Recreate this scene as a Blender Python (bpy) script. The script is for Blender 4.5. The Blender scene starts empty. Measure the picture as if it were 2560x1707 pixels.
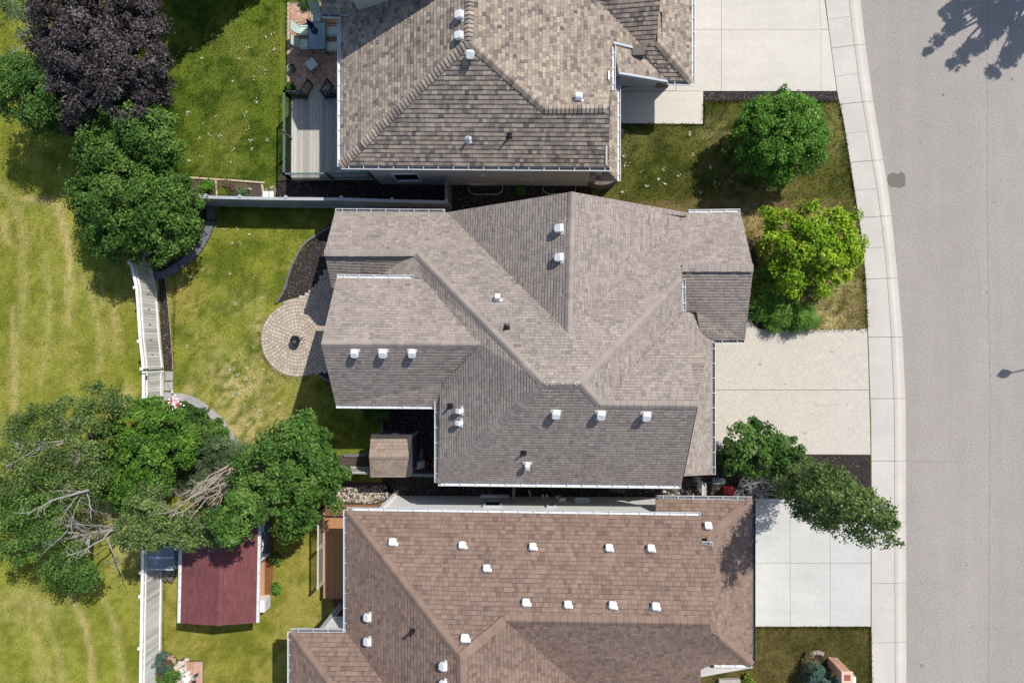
import bpy, math, random
import numpy as np
from mathutils import Vector, Matrix
from mathutils.geometry import tessellate_polygon

random.seed(7)
rng = np.random.default_rng(11)
SC = bpy.context.scene
COL = SC.collection

# ------------------------------------------------------------------ camera, sky, sun, exposure
CAM_H = 32.0
FPX = 2560.0 * 24.0 / 36.0
NADIR = (1340.0, 880.0)          # where straight-down shows in the photo

def cam_rot():
    n = np.array([(NADIR[0]-1280)/FPX, -(NADIR[1]-853.5)/FPX, -1.0]); n /= np.linalg.norm(n)
    t = np.array([0, 0, -1.0]); v = np.cross(n, t); c = n @ t
    K = np.array([[0, -v[2], v[1]], [v[2], 0, -v[0]], [-v[1], v[0], 0]])
    return np.eye(3) + K + K @ K / (1 + c)
RC = cam_rot()
cam = bpy.data.cameras.new('camera'); cam.lens = 24; cam.sensor_width = 36; cam.clip_end = 2000
cam_ob = bpy.data.objects.new('camera', cam); COL.objects.link(cam_ob)
M4 = Matrix([list(map(float, r)) + [0] for r in RC] + [[0, 0, 0, 1]])
M4.translation = Vector((0, 0, CAM_H)); cam_ob.matrix_world = M4
SC.camera = cam_ob

SUN_DIR = Vector((-0.55, -0.55, -1.0)).normalized()
world = bpy.data.worlds.new('World'); SC.world = world; world.use_nodes = True
wn = world.node_tree.nodes; wl = world.node_tree.links
sky = wn.new('ShaderNodeTexSky'); sky.sky_type = 'NISHITA'; sky.sun_disc = False
sky.sun_elevation = math.asin(-SUN_DIR.z); sky.sun_rotation = math.radians(45)
sky.air_density = 1.0; sky.dust_density = 1.0
wl.new(sky.outputs[0], wn['Background'].inputs[0]); wn['Background'].inputs[1].default_value = 0.125
sl = bpy.data.lights.new('sun', 'SUN'); sl.energy = 4.4; sl.angle = math.radians(0.5); sl.color = (1.0, 0.955, 0.88)
so = bpy.data.objects.new('sun', sl); so.rotation_euler = SUN_DIR.to_track_quat('-Z', 'Y').to_euler(); so.location = (20, 20, 40)
COL.objects.link(so)
SC.view_settings.view_transform = 'Standard'; SC.view_settings.look = 'None'
SC.view_settings.gamma = 1.0; SC.view_settings.use_curve_mapping = False
SC.view_settings.exposure = 0.15

# ------------------------------------------------------------------ picture coordinates -> metres
def ray(px, py):
    return RC @ np.array([(px-1280)/FPX, -(py-853.5)/FPX, -1.0])
def W(px, py, z=0.0):
    d = ray(px, py); t = (CAM_H - z) / -d[2]
    return Vector((d[0]*t, d[1]*t, z))
def W2(px, py, z=0.0):
    w = W(px, py, z); return (w.x, w.y)
def WY(px, py, y):               # where the sight line meets the upright plane y = const
    d = ray(px, py); t = y / d[1]
    return Vector((d[0]*t, y, CAM_H + d[2]*t))
def WX(px, py, x):
    d = ray(px, py); t = x / d[0]
    return Vector((x, d[1]*t, CAM_H + d[2]*t))
def to_px(x, y, z=0.0):          # arrays
    d = np.stack([x, y, np.full_like(x, z - CAM_H)], 0)
    c = RC.T @ d
    return 1280 + FPX*c[0]/-c[2], 853.5 - FPX*c[1]/-c[2]

# ------------------------------------------------------------------ colours and materials
def lin(c): 
    c = c/255.0
    return c/12.92 if c <= 0.04045 else ((c+0.055)/1.055)**2.4
def alb(r, g, b, k=1.3):         # base colour that reads as this picture colour in full sun
    return (min(lin(r)/k, .85), min(lin(g)/k, .85), min(lin(b)/k, .85), 1.0)

MATS = {}
def mat(name, base, rough=0.8, nscale=0, namt=0.0, n2scale=0, n2amt=0.0, bump=0.0, bscale=60, ramp=None,
        attr=None, spec=0.3, metal=0.0, stretch=None, trans=0.0, alpha=None, coat=0.0, streak=None):
    if name in MATS: return MATS[name]
    m = bpy.data.materials.new(name); m.use_nodes = True
    nt = m.node_tree; N = nt.nodes; L = nt.links
    b = N['Principled BSDF']; b.inputs['Roughness'].default_value = rough
    b.inputs['Specular IOR Level'].default_value = spec; b.inputs['Metallic'].default_value = metal
    tc = N.new('ShaderNodeTexCoord'); vec = tc.outputs['Object']
    geo = N.new('ShaderNodeNewGeometry'); vec = geo.outputs['Position']
    if stretch:
        mp = N.new('ShaderNodeMapping'); mp.inputs['Scale'].default_value = stretch
        L.new(vec, mp.inputs[0]); vec = mp.outputs[0]
    col = None
    if ramp is not None:
        at = N.new('ShaderNodeAttribute'); at.attribute_name = 'tone'
        cr = N.new('ShaderNodeValToRGB'); el = cr.color_ramp.elements
        while len(el) < len(ramp): el.new(0.5)
        for i, (p, c) in enumerate(ramp): el[i].position = p; el[i].color = c
        L.new(at.outputs['Fac'], cr.inputs[0]); col = cr.outputs[0]
    elif attr:
        at = N.new('ShaderNodeAttribute'); at.attribute_name = attr; col = at.outputs['Color']
    else:
        rgb = N.new('ShaderNodeRGB'); rgb.outputs[0].default_value = base; col = rgb.outputs[0]
    def vary(col, sc, amt, det):
        no = N.new('ShaderNodeTexNoise'); no.inputs['Scale'].default_value = sc; no.inputs['Detail'].default_value = det
        no.inputs['Roughness'].default_value = 0.65
        L.new(vec, no.inputs['Vector'])
        mr = N.new('ShaderNodeMapRange'); mr.inputs[1].default_value = 0.25; mr.inputs[2].default_value = 0.75
        mr.inputs[3].default_value = 1-amt; mr.inputs[4].default_value = 1+amt; mr.clamp = False
        L.new(no.outputs[0], mr.inputs[0])
        mx = N.new('ShaderNodeVectorMath'); mx.operation = 'SCALE'
        L.new(col, mx.inputs[0]); L.new(mr.outputs[0], mx.inputs['Scale'])
        return mx.outputs[0]
    if namt: col = vary(col, nscale, namt, 3)
    if n2amt: col = vary(col, n2scale, n2amt, 4)
    if streak:                    # long soft wear bands (sx, sy, sz, amount)
        mp2 = N.new('ShaderNodeMapping'); mp2.inputs['Scale'].default_value = streak[:3]; L.new(geo.outputs['Position'], mp2.inputs[0])
        keep = vec; vec = mp2.outputs[0]; col = vary(col, 1.0, streak[3], 3); vec = keep
    L.new(col, b.inputs['Base Color'])
    if bump:
        no = N.new('ShaderNodeTexNoise'); no.inputs['Scale'].default_value = bscale; no.inputs['Detail'].default_value = 3
        L.new(vec, no.inputs['Vector'])
        bp = N.new('ShaderNodeBump'); bp.inputs['Strength'].default_value = bump; bp.inputs['Distance'].default_value = 0.02
        L.new(no.outputs[0], bp.inputs['Height']); L.new(bp.outputs[0], b.inputs['Normal'])
    if trans:
        tr = N.new('ShaderNodeBsdfTranslucent'); L.new(col, tr.inputs[0])
        ms = N.new('ShaderNodeMixShader'); ms.inputs[0].default_value = trans
        L.new(b.outputs[0], ms.inputs[1]); L.new(tr.outputs[0], ms.inputs[2])
        L.new(ms.outputs[0], N['Material Output'].inputs[0])
    if alpha is not None:
        b.inputs['Alpha'].default_value = alpha
    MATS[name] = m
    return m

# ------------------------------------------------------------------ objects
ORG = {}
def reg(o, parent, origin):
    ORG[o.name] = Vector(origin)
    COL.objects.link(o)
    if parent is not None:
        o.parent = parent; o.location = Vector(origin) - ORG[parent.name]
    else:
        o.location = origin
    return o
def tag(o, label, cat, group=None, kind=None):
    if label: o['label'] = label
    if cat: o['category'] = cat
    if group: o['group'] = group
    if kind: o['kind'] = kind
    return o
def thing(name, label, cat, loc, group=None):
    o = bpy.data.objects.new(name, None); o.empty_display_size = 0.3
    reg(o, None, loc)
    return tag(o, label, cat, group)

class MB:
    def __init__(s): s.v = []; s.f = []; s.t = []; s.m = []
    def add(s, vs, fs, tone=0.5, mi=0):
        o = len(s.v); s.v.extend([tuple(v) for v in vs])
        for f in fs:
            s.f.append([i+o for i in f]); s.t.append(tone); s.m.append(mi)
    def box(s, c, size, R=None, tone=0.5, mi=0):
        hx, hy, hz = size[0]/2, size[1]/2, size[2]/2
        vs = [Vector((x, y, z)) for z in (-hz, hz) for x, y in ((-hx, -hy), (hx, -hy), (hx, hy), (-hx, hy))]
        if R is not None: vs = [R @ v for v in vs]
        c = Vector(c)
        s.add([v + c for v in vs], [(3, 2, 1, 0), (4, 5, 6, 7), (0, 1, 5, 4), (1, 2, 6, 5), (2, 3, 7, 6), (3, 0, 4, 7)], tone, mi)
    def bar(s, a, b, w, h, tone=0.5, mi=0, up=Vector((0, 0, 1))):   # rectangular bar a->b
        a = Vector(a); b = Vector(b); d = (b-a); L = d.length
        if L < 1e-6: return
        d /= L
        if abs(d.dot(up)) > .98: up = Vector((1, 0, 0))
        x = d.cross(up).normalized(); z = x.cross(d)
        vs = []
        for p in (a, b):
            for sx, sz in ((-1, -1), (1, -1), (1, 1), (-1, 1)): vs.append(p + x*(sx*w/2) + z*(sz*h/2))
        s.add(vs, [(0, 1, 2, 3), (7, 6, 5, 4), (0, 4, 5, 1), (1, 5, 6, 2), (2, 6, 7, 3), (3, 7, 4, 0)], tone, mi)
    def prism(s, pts, z0, z1, tone=0.5, mi=0, bevel=0.0):
        n = len(pts)
        ar = sum(pts[i][0]*pts[(i+1) % n][1]-pts[(i+1) % n][0]*pts[i][1] for i in range(n))
        if ar < 0: pts = pts[::-1]
        top = pts
        if bevel:
            cx = sum(p[0] for p in pts)/n; cy = sum(p[1] for p in pts)/n
            top = []
            for p in pts:
                d = Vector((cx-p[0], cy-p[1])); l = d.length or 1
                top.append((p[0]+d.x/l*bevel, p[1]+d.y/l*bevel))
            vs = [(p[0], p[1], z0) for p in pts]+[(p[0], p[1], z1-bevel) for p in pts]+[(p[0], p[1], z1) for p in top]
            fs = [tuple(range(2*n, 3*n))]
            for k in (0, 1):
                fs += [(k*n+i, k*n+(i+1) % n, (k+1)*n+(i+1) % n, (k+1)*n+i) for i in range(n)]
            s.add(vs, fs, tone, mi); return
        vs = [(p[0], p[1], z0) for p in pts]+[(p[0], p[1], z1) for p in pts]
        fs = [tuple(range(n, 2*n)), tuple(range(n-1, -1, -1))]+[(i, (i+1) % n, n+(i+1) % n, n+i) for i in range(n)]
        s.add(vs, fs, tone, mi)
    def tube(s, pts, radii, n=6, tone=0.5, mi=0, cap=True):
        pts = [Vector(p) for p in pts]; vs = []
        for i, p in enumerate(pts):
            d = (pts[min(i+1, len(pts)-1)] - pts[max(i-1, 0)]).normalized()
            a = Vector((0, 0, 1)) if abs(d.z) < .9 else Vector((1, 0, 0))
            x = d.cross(a).normalized(); y = d.cross(x)
            for k in range(n):
                t = 2*math.pi*k/n; vs.append(p + (x*math.cos(t)+y*math.sin(t))*radii[i])
        fs = []
        for i in range(len(pts)-1):
            for k in range(n): fs.append((i*n+k, i*n+(k+1) % n, (i+1)*n+(k+1) % n, (i+1)*n+k))
        if cap: fs += [tuple(range(n-1, -1, -1)), tuple(range((len(pts)-1)*n, len(pts)*n))]
        s.add(vs, fs, tone, mi)
    def lathe(s, c, prof, n=16, tone=0.5, mi=0):      # prof: (r, z)
        c = Vector(c); vs = []
        for r, z in prof:
            for k in range(n):
                t = 2*math.pi*k/n; vs.append(c + Vector((r*math.cos(t), r*math.sin(t), z)))
        fs = []
        for i in range(len(prof)-1):
            for k in range(n): fs.append((i*n+k, i*n+(k+1) % n, (i+1)*n+(k+1) % n, (i+1)*n+k))
        fs.append(tuple(range((len(prof)-1)*n, len(prof)*n)))
        s.add(vs, fs, tone, mi)
    def build(s, name, mats, parent=None, origin=None, kind=None, smooth=False):
        if not isinstance(mats, (list, tuple)): mats = [mats]
        if origin is None:
            origin = ORG[parent.name] if parent is not None else Vector((0, 0, 0))
        origin = Vector(origin)
        me = bpy.data.meshes.new(name)
        ox, oy, oz = origin
        me.from_pydata([(v[0]-ox, v[1]-oy, v[2]-oz) for v in s.v], [], s.f)
        for m in mats: me.materials.append(m)
        if len(mats) > 1: me.polygons.foreach_set('material_index', s.m)
        at = me.attributes.new('tone', 'FLOAT', 'FACE'); at.data.foreach_set('value', s.t)
        if smooth: me.polygons.foreach_set('use_smooth', [True]*len(s.f))
        o = bpy.data.objects.new(name, me); reg(o, parent, origin)
        if kind: o['kind'] = kind
        return o

def npmesh(name, verts, nper, tones, m, parent=None, origin=None, kind=None, colors=None):
    """many alike small faces: verts (N*nper,3), nper 3 or 4"""
    if origin is None: origin = ORG[parent.name] if parent is not None else Vector((0, 0, 0))
    verts = np.asarray(verts, np.float32) - np.array(origin, np.float32)
    nf = len(verts)//nper
    me = bpy.data.meshes.new(name)
    me.vertices.add(len(verts)); me.vertices.foreach_set('co', verts.ravel())
    me.loops.add(len(verts)); me.loops.foreach_set('vertex_index', np.arange(len(verts), dtype=np.int32))
    me.polygons.add(nf); me.polygons.foreach_set('loop_start', np.arange(nf, dtype=np.int32)*nper)
    me.polygons.foreach_set('loop_total', np.full(nf, nper, np.int32))
    if tones is not None:
        at = me.attributes.new('tone', 'FLOAT', 'FACE'); at.data.foreach_set('value', np.asarray(tones, np.float32))
    if colors is not None:
        at = me.attributes.new('col', 'FLOAT_COLOR', 'FACE'); at.data.foreach_set('color', np.asarray(colors, np.float32).ravel())
    me.materials.append(m); me.update(); me.validate()
    o = bpy.data.objects.new(name, me); reg(o, parent, origin)
    if kind: o['kind'] = kind
    return o

def sheet(name, pxs, z, m, thick=0.0, kind=None, parent=None, label=None, bevel=0.0):
    pts = [W2(x, y, max(z, 0)) for x, y in pxs]
    b = MB(); b.prism(pts, z-thick if thick else z-0.02, z, bevel=bevel)
    o = b.build(name, m, parent); 
    if kind: o['kind'] = kind
    if label: o['label'] = label
    return o

def inpoly(x, y, poly):
    x = np.asarray(x); y = np.asarray(y); r = np.zeros(x.shape, bool); n = len(poly)
    for i in range(n):
        x0, y0 = poly[i]; x1, y1 = poly[(i+1) % n]
        if y0 == y1: continue
        c = ((y0 > y) != (y1 > y)) & (x < (x1-x0)*(y-y0)/(y1-y0)+x0)
        r ^= c
    return r

def interp_poly(pts, s):     # point on a polyline at fraction lists by length
    P = [Vector((p[0], p[1])) for p in pts]; L = [0]
    for i in range(1, len(P)): L.append(L[-1]+(P[i]-P[i-1]).length)
    s = s*L[-1]
    for i in range(1, len(P)):
        if s <= L[i] or i == len(P)-1:
            t = (s-L[i-1])/max(L[i]-L[i-1], 1e-9); return P[i-1].lerp(P[i], t)
def polylen(pts):
    return sum((Vector(pts[i+1][:2])-Vector(pts[i][:2])).length for i in range(len(pts)-1))
def smoothline(pts, n=8):    # Catmull-Rom through 2D points
    P = [Vector((p[0], p[1])) for p in pts]; out = []
    for i in range(len(P)-1):
        p0 = P[max(i-1, 0)]; p1 = P[i]; p2 = P[i+1]; p3 = P[min(i+2, len(P)-1)]
        for k in range(n):
            t = k/n
            out.append(0.5*((2*p1)+(p2-p0)*t+(2*p0-5*p1+4*p2-p3)*t*t+(3*p1-p0-3*p2+p3)*t**3))
    out.append(P[-1]); return [(p.x, p.y) for p in out]
def ribbon_pieces(line, w, n=None, off=0.0):
    """quads along a world-space polyline, width w centred (off shifts left)"""
    P = [Vector(p) for p in line]; L = []; R = []
    for i, p in enumerate(P):
        d = (P[min(i+1, len(P)-1)]-P[max(i-1, 0)]).normalized(); nrm = Vector((-d.y, d.x))
        L.append(p+nrm*(off+w/2)); R.append(p+nrm*(off-w/2))
    return L, R
# ------------------------------------------------------------------ materials used in many places
M_WHITE = mat('white_paint', (.78, .78, .77, 1), .45, 8, .05, spec=.4)
M_GUTTER = mat('gutter_white', (.64, .65, .66, 1), .45, 4, .14, 30, .08, spec=.4)
M_TRIMGREY = mat('grey_trim', (.42, .45, .48, 1), .5, 8, .06)
M_DARKTRIM = mat('brown_trim', (.07, .055, .05, 1), .55)
M_BLACK = mat('black_metal', (.015, .015, .017, 1), .4, spec=.5)
M_GLASS = mat('window_glass', (.012, .016, .02, 1), .06, spec=.6)
M_CONC = mat('concrete', alb(234, 229, 220, 1.6), .85, 0.5, .07, 5, .05, bump=.25, bscale=45)
M_CONC_N = mat('concrete_cream', alb(238, 231, 219, 1.6), .85, 0.4, .07, 6, .07, bump=.2, bscale=45, streak=(.25, 2.2, 1, .04))
M_CONC_S = mat('concrete_grey', alb(228, 226, 220, 1.6), .85, 0.6, .07, 7, .06, streak=(.3, 2, 1, .04), bump=.2, bscale=45)
M_WALK = mat('walk_concrete', alb(230, 223, 214, 1.6), .85, 0.5, .10, 8, .07, bump=.2, bscale=50)
M_KERB = mat('kerb_concrete', alb(228, 220, 209, 1.6), .85, 0.6, .09, 9, .06, bump=.25, bscale=50)
M_AGG = mat('exposed_aggregate', alb(232, 223, 209, 1.6), .9, 13, .17, 1.2, .05, bump=.8, bscale=28)
M_ROAD = mat('asphalt', alb(184, 176, 170, 1.48), .95, 14, .26, 0.9, .05, streak=(.55, .035, 1, .09), bump=.8, bscale=45)
M_TAR = mat('tar_stain', alb(126, 119, 112), .9, 30, .25)
M_SOIL = mat('soil', alb(92, 78, 68), 1, 9, .35, 40, .3, bump=1, bscale=30)
M_MULCH = mat('dark_mulch', alb(60, 52, 48), 1, 14, .4, 50, .4, bump=1, bscale=40)
M_LAVA = mat('lava_rock_bed', alb(62, 55, 54), 1, 18, .45, 60, .4, bump=1, bscale=40)
M_LAVA_ST = mat('lava_rock', None, .95, ramp=[(0, alb(48, 43, 43)), (.6, alb(88, 79, 75)), (.92, alb(124, 114, 108)), (1, alb(190, 182, 174))])
M_PEB_ST = mat('pale_pebble', None, .9, ramp=[(0, alb(120, 108, 96)), (.5, alb(190, 178, 160)), (1, alb(236, 230, 220))])
M_GREY_ST = mat('grey_gravel', None, .95, ramp=[(0, alb(52, 48, 50)), (.6, alb(104, 98, 98)), (1, alb(200, 195, 192))])
M_EDGE = mat('edging_concrete', alb(118, 122, 130), .85, 3, .18, 25, .1, bump=.4)
M_EDGE_L = mat('pale_edging', alb(176, 174, 174), .85, 2, .16, 25, .12, bump=.4)
M_PAVER = mat('cobble_paver', None, .9, 16, .10, ramp=[(0, alb(186, 171, 154)), (.5, alb(204, 188, 170)), (1, alb(214, 199, 182))], bump=.4, bscale=60)
M_JOINT = mat('paver_joint', alb(140, 128, 114), 1, 20, .2)
M_BRICKP = mat('patio_brick', None, .9, 16, .12, ramp=[(0, alb(190, 146, 126)), (.5, alb(208, 170, 146)), (1, alb(218, 188, 162))])
M_GRASS = mat('lawn', None, 1, attr='col', nscale=3.5, namt=.12, n2scale=13, n2amt=.34, bump=1.0, bscale=40, spec=.1)
M_BLADE = mat('grass_blade', None, .9, attr='col', spec=.15)

# ------------------------------------------------------------------ ground, road, walk, kerb
g = MB(); g.prism([(-300, -300), (300, -300), (300, 300), (-300, 300)], -.6, -.14)
o = g.build('ground', mat('far_ground', alb(118, 124, 66), 1, .3, .15, 8, .2)); o['kind'] = 'structure'

WALK_IN = [(2040, -150), (2063, 0), (2078, 122), (2094, 240), (2108, 300), (2128, 427), (2146, 541), (2157, 618), (2165, 713), (2170, 836), (2173, 936), (2177, 1045), (2178, 1153), (2178, 1362), (2178, 1566), (2180, 1707), (2182, 1850)]
ROAD_IN = [(2128, -150), (2153, 0), (2165, 109), (2185, 253), (2214, 427), (2222, 468), (2233, 563), (2244, 672), (2258, 835), (2266, 1004), (2267, 1153), (2267, 1307), (2268, 1566), (2268, 1707), (2269, 1850)]
def px_at_y(line, y):
    for i in range(len(line)-1):
        if line[i][1] <= y <= line[i+1][1]:
            t = (y-line[i][1])/(line[i+1][1]-line[i][1]); return line[i][0]+t*(line[i+1][0]-line[i][0])
    return line[-1][0] if y > line[-1][1] else line[0][0]
road_pts = [W2(x, y) for x, y in ROAD_IN]
rp = [(p[0]+.0, p[1]) for p in road_pts]
rp = [(rp[0][0]-3, 120), (rp[0][0], rp[0][1])] + rp[1:] + [(rp[-1][0], -120), (rp[-1][0]+9.2, -120), (rp[0][0]+10, 120)]
b = MB(); b.prism(rp, -.14, -.075)
road = b.build('road', M_ROAD); road['kind'] = 'structure'
def blob_px(cx, cy, rx, ry, n=18, jit=.12, seed=1):
    r = random.Random(seed); return [(cx+rx*(1+r.uniform(-jit, jit))*math.cos(2*math.pi*i/n), cy+ry*(1+r.uniform(-jit, jit))*math.sin(2*math.pi*i/n)) for i in range(n)]
sheet('tar_stain', [(2222, 436), (2236, 430), (2246, 434), (2256, 428), (2264, 434), (2266, 452), (2264, 465), (2254, 469), (2240, 467), (2226, 466), (2220, 450)], -.071, M_TAR, .003, parent=road)

M_SEAM = mat('road_seam', alb(150, 144, 140, 1.48), 1, 6, .3)
def crack(pts, w=.012, name='crack'):
    L_ = [W2(x, y) for x, y in pts]; P_ = [L_[0]]
    for i in range(len(L_)-1):
        n = max(2, int((Vector(L_[i+1])-Vector(L_[i])).length/.25))
        for k in range(1, n+1): P_.append((L_[i][0]+(L_[i+1][0]-L_[i][0])*k/n+random.gauss(0, .018), L_[i][1]+(L_[i+1][1]-L_[i][1])*k/n+random.gauss(0, .018)))
    A_, B_ = ribbon_pieces(P_, w); b = MB(); b.add([(p.x, p.y, -.0725) for p in A_]+[(p.x, p.y, -.0725) for p in B_], [(i+len(A_), i+1+len(A_), i+1, i) for i in range(len(A_)-1)]); b.build(name, M_SEAM, road)
crack([(2269, 1153), (2320, 1154), (2405, 1155)], .016); crack([(2440, 620), (2452, 700), (2450, 760)], .012); crack([(2472, -60), (2470, 500), (2478, 1000), (2474, 1800)], .018, 'seam'); crack([(2300, 300), (2330, 318), (2372, 322)], .010); crack([(2290, 1500), (2312, 1540), (2308, 1580)], .010)
for k in range(16):
    q = (random.uniform(2290, 2550), random.uniform(20, 1690)); r_ = random.uniform(1.5, 4.5); sheet('oil_spot', blob_px(q[0], q[1], r_, r_*random.uniform(.6, 1.4), 9, .3, k), -.0722, M_SEAM, .002, parent=road)
walk = bpy.data.objects.new('sidewalk', None); reg(walk, None, W(2170, 836)); walk['kind'] = 'structure'
kerb = bpy.data.objects.new('kerb', None); reg(kerb, None, W(2240, 836)); kerb['kind'] = 'structure'
MAJ = [-120, -20, 122, 262, 407, 545, 698, 843, 996, 1152, 1305, 1457, 1605, 1750, 1840]
def edge_pt(y, f):            # f: 0 inner edge .. 1 road edge (joints run across the walk, slightly tilted)
    x0 = px_at_y(WALK_IN, y); sk = max(0, (900-y)/900)*14
    y1 = y - sk*f; x1 = px_at_y(ROAD_IN, y1)
    return W2(x0+(x1-x0)*f, y-sk*f)
base = MB()
cuts = []
for i in range(len(MAJ)-1):
    a, c = MAJ[i], MAJ[i+1]
    cuts += [(a, c, True)]
for a, c, _ in cuts:
    n = 5; ga = 1.0
    ys = [a+ga+(c-a-2*ga)*k/n for k in range(n+1)]
    halves = [(0, n)] if a > 640 else [(0, n)]
    mid = (a+c)/2
    spans = [(a+.45, mid-.2), (mid+.2, c-.45)] if a < 640 else [(a+.45, c-.45)]
    for s0, s1 in spans:
        yy = [s0+(s1-s0)*k/4 for k in range(5)]
        L = [edge_pt(y, 0.0) for y in yy]; R = [edge_pt(y, .645) for y in yy]
        m = MB(); m.prism(L+R[::-1], -.05, .030+random.uniform(-.003, .003), bevel=.006)
        m.build('slab', M_WALK, walk)
    # kerb: rolled profile
    yy = [a+.45+(c-a-.9)*k/5 for k in range(6)]
    prof = [(.655, .028), (.70, .034), (.76, .030), (.80, .006), (.84, -.030), (.88, -.050), (.94, -.062), (1.0, -.068)]
    vs = []; 
    for y in yy:
        for f, z in prof: p = edge_pt(y, f); vs.append((p[0], p[1], z))
        for f in (1.0, .655): p = edge_pt(y, f); vs.append((p[0], p[1], -.12))
    k = len(prof)+2; fs = []
    for r in range(5):
        for q in range(k): fs.append((r*k+q, r*k+(q+1) % k, (r+1)*k+(q+1) % k, (r+1)*k+q))
    fs += [tuple(range(k)), tuple(range(5*k, 6*k))]
    m = MB(); m.add(vs, fs); m.build('kerb_segment', M_KERB, kerb)
# dirt line between slabs and under them
m = MB(); L = [edge_pt(y, .02) for y in range(-120, 1841, 40)]; R = [edge_pt(y, 1.0) for y in range(-120, 1841, 40)]
m.prism(L+R[::-1], -.13, -.10); m.build('bedding', mat('joint_dirt', alb(120, 108, 90), 1), walk)

def wi(y, d=0.0): return (px_at_y(WALK_IN, y)-1.4-d, y)
# ------------------------------------------------------------------ driveways
def slabs(name, m, quads, z, label=None, part='slab'):
    root = bpy.data.objects.new(name, None); q0 = quads[0][0]; reg(root, None, W(q0[0], q0[1])); root['kind'] = 'structure'
    for q in quads:
        b = MB(); pts = [W2(x, y) for x, y in q]; cx = sum(p[0] for p in pts)/len(pts); cy = sum(p[1] for p in pts)/len(pts)
        pp = []
        for p in pts:
            d = Vector((cx-p[0], cy-p[1])); d = d/d.length*.008; pp.append((p[0]+d.x, p[1]+d.y))
        b.prism(pp, -.05, z+random.uniform(-.002, .002), bevel=.005); b.build(part, m, root)
    return root
def rowq(xs_top, xs_bot, y0, y1):
    return [[(xs_top[i], y0), (xs_top[i+1], y0), (xs_bot[i+1], y1), (xs_bot[i], y1)] for i in range(len(xs_top)-1)]
qs = []
for y0, y1 in ((-140, -70), (-70, 75), (75, 229)):
    a, c = wi(y0)[0], wi(y1)[0]
    qs += rowq([1690, 1803, min(2052, a-8), a], [1690, 1803, min(2052, c-8), c], y0, y1)
slabs('driveway_1', M_CONC_N, qs, .03)
slabs('front_path_1', M_CONC_N, [[(1520, 224), (1689.6, 206), (1689.6, 228), (1520, 228)], [(1520, 229), (1758, 229), (1757, 311), (1520, 309)]], .028)
qs = []
for y0, y1 in ((1246, 1407), (1407, 1565)):
    qs += rowq([1850, 1975, 2075, wi(y0)[0]], [1850, 1975, 2075, wi(y1)[0]], y0, y1)
slabs('driveway_3', M_CONC_S, qs, .03)
dw = bpy.data.objects.new('driveway_2', None); reg(dw, None, W(1980, 980)); dw['kind'] = 'structure'
top = smoothline([(1740, 812), (1850, 806), (1874, 797), (1886, 815), (1910, 824), (1960, 826)], 5)
pA = top + [wi(822), wi(974), (1740, 974)]
sheet('slab', pA, .03, M_AGG, .08, parent=dw, bevel=.006)
sheet('slab', [(1740, 975), wi(975), wi(1136), (1740, 1134)], .031, M_AGG, .08, parent=dw, bevel=.006)
# small stains on the slabs
M_STAIN = mat('slab_stain', alb(196, 186, 168, 1.6), .95, 9, .15)
for k, (x, y, r_) in enumerate(((1900, 910, 5), (2012, 1082, 4), (1962, 960, 3), (2080, 880, 3.5), (2120, 1010, 2.5))): sheet('stain', blob_px(x, y, r_, r_*.7, 10, .3, 40+k), .0345, M_STAIN, .002, parent=dw)
# hairline cracks
for pl in ([(2036, 1016), (2052, 1013), (2070, 1014), (2094, 1012)], [(2026, 1034), (2034, 1038)]):
    b = MB(); b.tube([W(x, y, .0325) for x, y in pl], [.006]*len(pl), 4); b.build('crack', mat('crack_dirt', alb(140, 128, 110), 1), dw)
# weeds in the joint by the walk
# ------------------------------------------------------------------ lawn with baked-in mowing wear (the grass' own colour)
FENCE_W = [(330, -200), (345, 200), (360, 420), (374, 560), (381, 667), (395, 727), (404, 854), (411, 919), (411, 1000), (412, 1080), (411, 1240), (409, 1400), (408, 1457), (406, 1580), (404, 1707), (402, 1860)]
def vnoise(x, y, sc, seed):
    r = np.random.default_rng(seed); G = r.random((64, 64))
    u = x*sc+100; v = y*sc+100; i = np.floor(u).astype(int); j = np.floor(v).astype(int); fu = u-i; fv = v-j
    fu = fu*fu*(3-2*fu); fv = fv*fv*(3-2*fv)
    g = lambda a, c: G[a % 64, c % 64]
    return (g(i, j)*(1-fu)+g(i+1, j)*fu)*(1-fv)+(g(i, j+1)*(1-fu)+g(i+1, j+1)*fu)*fv
def fbm(x, y, sc, seed): return (vnoise(x, y, sc, seed)+.5*vnoise(x, y, sc*2.1, seed+1)+.25*vnoise(x, y, sc*4.3, seed+2))/1.75
A3 = lambda r, g, b: np.array(alb(r, g, b, 1.12)[:3])
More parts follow.
